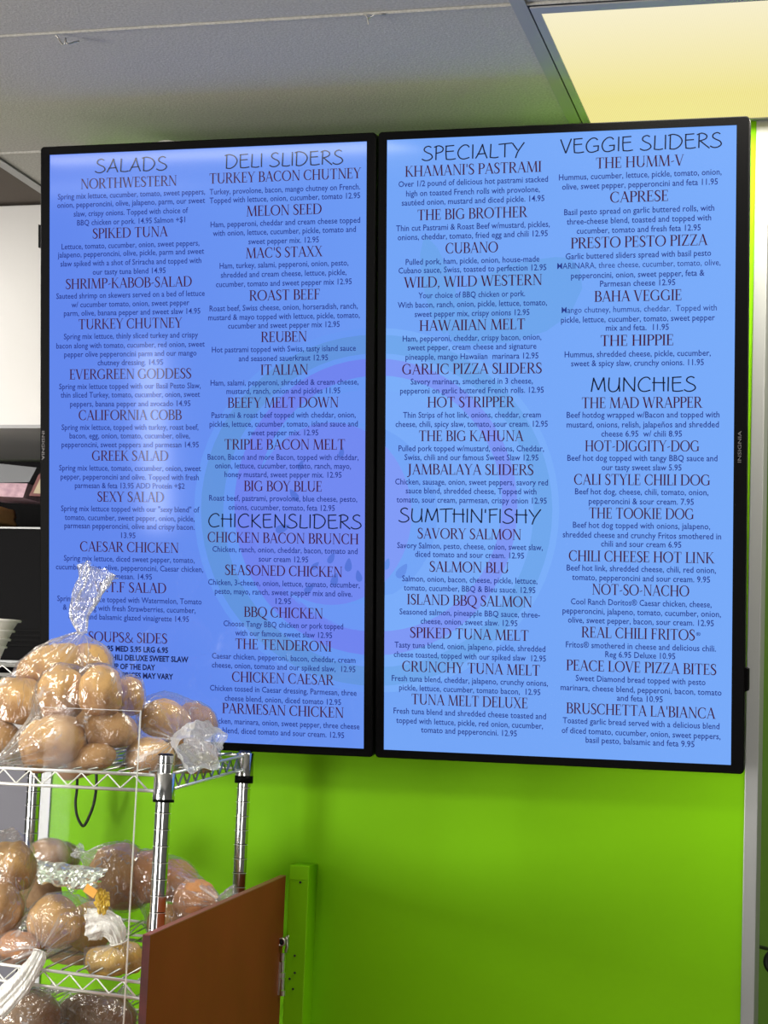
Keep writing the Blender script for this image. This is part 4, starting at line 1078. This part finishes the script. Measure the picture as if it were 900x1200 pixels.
# ------------------------------------------------------------------ red-brown swing door and its hinge, with the green jamb
dn0 = P(176, 1096, -.88); hz = P(335, 1026, .045)
A_ = Vector((dn0.x, -.88, 0)); B_ = Vector((hz.x, .045, 0)); dz = dn0.z; ddir = (B_-A_).normalized(); dth = Vector((-ddir.y, ddir.x, 0))*.010
door = empty('counter_door', zc(B_, 0), label='red-brown swing door standing open from the green wall at the lower left', cat='door')
z1, z2 = dn0.z, hz.z
mb = MB(); nb = A_+ddir*.001
mb.hexa([zc(nb, .25), zc(B_, .25), zc(B_+dth, .25), zc(nb+dth, .25), zc(nb, z1-.001), zc(B_, z2-.001), zc(B_+dth, z2-.001), zc(nb+dth, z1-.001)])
mb.obj('door_leaf', M['red_brown'], door)
mb = MB(); mb.hexa([zc(A_-dth*.02, .25), zc(nb-dth*.02, .25), zc(nb+dth*1.02, .25), zc(A_+dth*1.02, .25), zc(A_-dth*.02, z1), zc(nb-dth*.02, z1), zc(nb+dth*1.02, z1), zc(A_+dth*1.02, z1)])
mb.obj('edge_band', M['red_edge'], door, label='dark red edge band')
mb = MB(); mb.hexa([zc(A_-dth*.02, z1-.001), zc(B_-dth*.02, z2-.001), zc(B_+dth*1.02, z2-.001), zc(A_+dth*1.02, z1-.001), zc(A_-dth*.02, z1+.0006), zc(B_-dth*.02, z2+.0006), zc(B_+dth*1.02, z2+.0006), zc(A_+dth*1.02, z1+.0006)])
mb.obj('edge_band', M['red_top'], door, label='dark red top edge band')
# green jamb board on the wall
jx0, jx1 = at(338.5, 1030, .045).x, at(362, 1030, .045).x; jz = at(350, 1014, .045).z
jb = MB().box((jx0, .045, 0), (jx1, WY, jz), bevel=.002).obj('door_jamb', M['green'], label='green painted jamb board screwed to the wall beside the red-brown door', cat='board')
MB().box((jx0+.001, .0435, at(350, 1031, .045).z), (jx1-.001, .0455, jz-.001), bevel=.0008).obj('cap_block', M['green'], jb)
for sx, sy in ((352, 1034), (345.5, 1120), (345.5, 1140), (339.5, 1147), (343.5, 1159)):
    q = at(sx, sy, .0445); s_ = MB().lathe([(.0001, 0), (.0022, .0002), (.0022, .0012)], (0, 0, 0), 8)
    s_.v = [Vector((v.x, -v.z, v.y))+q for v in s_.v]; s_.obj('screw_hole', M['dark_gap'], jb)
# hinge
hg = empty('hinge', at(330, 1140, .03), label='silver barrel hinge with open ring at the edge of the red-brown door', cat='hinge')
for y0, y1, r_ in ((1117, 1126, .0042), (1127, 1139, .0034), (1140, 1146, .0045), (1147, 1160, .0034), (1161, 1167, .0045)):
    a = at(331.5, y0, .028); b_ = at(331.2, y1, .028); MB().tube([zc(a, a.z), Vector((a.x, a.y, b_.z))], r_, 12).obj('knuckle', M['zinc'], hg, smooth=False)
a = at(326.5, 1127, .02); b_ = at(327.0, 1166, .02)
MB().box((a.x-.0045, a.y-.002, b_.z), (a.x+.0045, a.y-.0005, a.z)).obj('leaf_plate', M['zinc'], hg)
rp_ = []
c = at(331, 1103.5, .02); dirn = Vector((.45, -1, .1)).normalized(); q1 = Vector((1, .4, 0)).normalized(); q2 = Vector((0, 0, 1))
R1 = []
k = MB(); ns = 20
for d_, r_ in ((0, .0060), (-.002, .0078), (-.010, .0078), (-.010, .0058), (0, .0054)):
    for j in range(ns): k.v.append(c+Vector((math.cos(2*math.pi*j/ns)*r_, d_, math.sin(2*math.pi*j/ns)*r_)))
for i in range(4):
    for j in range(ns): k.f.append((i*ns+j, i*ns+(j+1) % ns, (i+1)*ns+(j+1) % ns, (i+1)*ns+j))
k.obj('hinge_ring', M['zinc'], hg, smooth=True)
k = MB(); k.v = [c+Vector((math.cos(2*math.pi*j/ns)*.0057, -.004, math.sin(2*math.pi*j/ns)*.0057)) for j in range(ns)]; k.f = [tuple(range(ns))]; k.obj('ring_bore', M['dark_gap'], hg)
MB().tube([c+Vector((.004, .0, .005)), c+Vector((.008, .004, .010)), c+Vector((.007, .008, -.008)), c+Vector((.004, .01, -.02))], .0030, 10).obj('hinge_arm', M['zinc'], hg, smooth=True)
MB().box((-.0035, -.0006, -.006), (.0035, .0006, .006), Matrix.Translation(at(323, 1113, .02))).obj('hinge_tab', M['zinc'], hg)

# cables
pts = [P(90, 926, .04), P(88.5, 940, .04), P(90, 955, .04), P(95, 966, .04), P(99, 967, .04), P(104, 958, .04), P(109, 945, .04), P(112, 930, .04), P(113, 915, .03)]
pts = [P(93, 876, .03), P(91, 905, .03)]+pts+[P(112, 878, .03)]
MB().tube(spl3(pts, 5), .0028, 8).obj('cable_loop', M['blk_rubber'], smooth=True, label='black cable hanging in a narrow loop below the top shelf against the green wall', cat='cable')
pts = [at(880, 1107, .30), at(888, 1109, .36), at(900, 1112, .42), at(915, 1116, .5), at(940, 1118, .6)]
MB().tube(spl3(pts, 5), .0035, 8).obj('power_cable', M['blk_rubber'], smooth=True, label='black cable running off to the right behind the metal corner strip', cat='cable')
c = at(907, 1128, .5); pts = [c+Vector((math.cos(a)*.016, math.sin(a*.5)*.01, math.sin(a)*.019)) for a in [k*math.pi/10 for k in range(0, 21)]]
MB().tube(pts, .0055, 10).obj('cable_coil', M['blk_rubber'], smooth=True, label='coiled black plug end at the right photo edge below the cable', cat='cable')

# ------------------------------------------------------------------ kitchen seen past the left end of the wall
HY = .456
ho = empty('exhaust_hood', (-1.4, HY, at(20, 498, HY).z), label='pale stainless exhaust hood hanging from the ceiling left of the screens', cat='hood')
hz0 = at(20, 499, HY).z
MB().box((-2.4, HY, hz0), (-.82, HY+.7, ZC-.003), bevel=.003).obj('hood_body', M['steel'], ho)
MB().box((-2.4, HY-.003, hz0-.006), (-.815, HY+.002, hz0+.002), bevel=.001).obj('hood_lip', M['lamp_frame'], ho)
KY = .52
def kz(y, Y=KY): return at(20, y, Y).z
kx = -.80
cab = empty('black_warming_cabinet', (-1.4, KY+.3, kz(790)), label='black open-fronted warming cabinet under the pale hood', cat='cabinet')
MB().box((-2.4, KY+.42, kz(790)), (kx, KY+.44, hz0-.01)).obj('back_panel', M['black'], cab)
MB().box((kx-.02, KY, kz(790)), (kx, KY+.44, hz0-.01)).obj('side_panel', M['black'], cab)
MB().box((-2.4, KY+.005, kz(617)-.004), (kx-.02, KY+.42, kz(617)), bevel=.001).obj('shelf_board', M['black'], cab)
MB().box((-2.4, KY, kz(619.5)), (kx-.005, KY+.005, kz(617.5))).obj('shelf_lip', M['alu'], cab)
MB().box((-2.4, KY+.004, kz(774)), (kx-.005, KY+.012, kz(620))).obj('front_panel', M['black'], cab)
for y in (738.5, 744.5, 750, 756):
    MB().box((-2.4, KY-.001, kz(y+1.3)), (kx-.012, KY+.005, kz(y-1.3)), bevel=.0008).obj('louvre_slat', M['black_plastic'], cab)
MB().box((-2.4, KY-.01, kz(778)), (kx-.005, KY+.02, kz(774)), bevel=.001).obj('bottom_rail', M['alu'], cab)
# things in the cabinet
def kp(x, y, Y=KY+.06): return at(x, y, Y)
def slab(name, pts, th, mat, **k):
    mb = MB(); q = [Vector(p) for p in pts]; mb.hexa(q+[p+Vector((0, th, 0)) for p in q])
    mb.v = q+[p+Vector((0, th, 0)) for p in q]; mb.f = [(0, 1, 2, 3), (7, 6, 5, 4), (0, 4, 5, 1), (1, 5, 6, 2), (2, 6, 7, 3), (3, 7, 4, 0)]
    return mb.obj(name, mat, **k)
slab('grey_tray', [kp(-30, 566), kp(34, 565), kp(43, 548), kp(-30, 540)], .16, M['greybag'], label='grey sheet tray on top of the pink box in the black cabinet', cat='tray')
slab('pink_box', [kp(-30, 580), kp(27, 583), kp(32.5, 566.5), kp(-30, 565.5)], .14, M['pink'], label='shallow pink cardboard box in the black cabinet under the grey tray', cat='box')
fr_ = slab('framed_card', [kp(34, 581, KY+.03), kp(60, 582, KY+.03), kp(60, 548, KY+.03), kp(45, 556, KY+.03)], .01, M['redframe'], label='dark red frame with beige card leaning behind the left screen edge', cat='frame')
slab('card', [kp(39, 578, KY+.028), kp(60, 579, KY+.028), kp(60, 556, KY+.028), kp(47, 561, KY+.028)], .002, M['beige'], parent=fr_)
bm = bmesh.new(); bmesh.ops.create_cube(bm, size=1); bmesh.ops.subdivide_edges(bm, edges=bm.edges[:], cuts=6, use_grid_fill=True)
a = kp(-12, 605, KY+.10)
for v in bm.verts:
    q = v.co.copy(); k = 1+.10*noise.noise(q*4+Vector((2, 1, 5))); wz = 1-.18*(q.z+.5)
    v.co = Vector((q.x*.092*wz, q.y*.10, q.z*.040))*k+a
me = bpy.data.meshes.new('toast_loaf'); bm.to_mesh(me); bm.free(); me.materials.append(M['bread_brown'])
for pl in me.polygons: pl.use_smooth = True
o = bpy.data.objects.new('bread_loaf', me); COL.objects.link(o); tag(o, 'toasted brown loaf standing on the black cabinet shelf at the left edge', 'bread')
# light counter and grey cabinet under it
pY = .40
q = at(35.5, 925, pY)
gc = empty('grey_cabinet', (q.x-.5, pY, 0), label='grey-blue cabinet side panel behind the shelving at the left edge', cat='cabinet')
MB().box((q.x-1.2, pY, 0), (q.x, pY+.5, at(20, 885, pY).z), bevel=.003).obj('cabinet_body', M['steel_grey'], gc)
MB().box((q.x, pY+.002, 0), (q.x+.006, pY+.06, at(20, 885, pY).z)).obj('cabinet_edge', M['black'], gc)
MB().box((q.x-1.2, pY-.02, at(20, 885, pY).z), (-.80, KY-.02, at(10, 800, pY).z), bevel=.004).obj('prep_counter', M['steel_lt'], label='pale prep counter block behind the bread bags at the left edge', cat='counter')
# second wire shelf carrying foam cups
sY = .25; sz = at(5, 778.5, sY).z; xx = -.80
ws = empty('kitchen_wire_shelf', (-1.1, sY+.1, sz), label='small wire shelf with foam cups at the left edge above the bags', cat='shelf')
rails = MB(); d2 = Vector((0, 0, at(5, 790, sY).z-sz)); a, b_ = Vector((-1.3, sY, sz)), Vector((xx, sY, sz)); c_, e_ = Vector((-1.3, sY+.11, sz)), Vector((xx, sY+.11, sz))
for p_, q_ in ((a, b_), (c_, e_), (a, c_), (b_, e_)): rails.tube([p_, q_], .0026, 8); rails.tube([p_+d2, q_+d2], .0026, 8)
o = rails.obj('shelf_rail', M['wire'], ws, smooth=True)
zz = MB(); zz.tube([a.lerp(b_, i/22)+d2*(.1 if i % 2 else .9) for i in range(23)], .0017, 6); zz.obj('truss_wire', M['wire'], ws, smooth=True)
for i in range(1, 20): MB().tube([a.lerp(b_, i/20)+Vector((0, 0, .003)), c_.lerp(e_, i/20)+Vector((0, 0, .003))], .0015, 6).obj('deck_wire', M['wire'], ws, smooth=True)
# foam cups, nested and a little askew
cx = at(-12, 760, sY+.05).x
zrim = [at(0, y, sY+.05).z for y in (757, 748, 738, 726)]
for i, lab in enumerate(('lowest foam cup of the askew white stack', 'second foam cup from the bottom of the askew white stack', 'third foam cup from the bottom of the askew white stack', 'topmost foam cup of the askew white stack, its wide rim flared')):
    zb = sz+.0045 if i == 0 else zrim[i]-.036
    h_ = zrim[i]-zb; R_ = .030+.004*i+(.004 if i == 3 else 0)
    mb = MB().lathe([(.020+.0018*i, 0), (R_*.9, h_*.86), (R_+.002, h_*.88), (R_+.003, h_*.95), (R_+.001, h_), (R_-.003, h_), (R_*.86, h_*.8), (.017+.0018*i, .003)], (cx+.002*i, sY+.05, zb), 32)
    for v in mb.v: v.x += (v.z-sz)*.10
    mb.obj('foam_cup', M['foam'], smooth=True, label=lab, cat='cup', group='stacked foam cups')
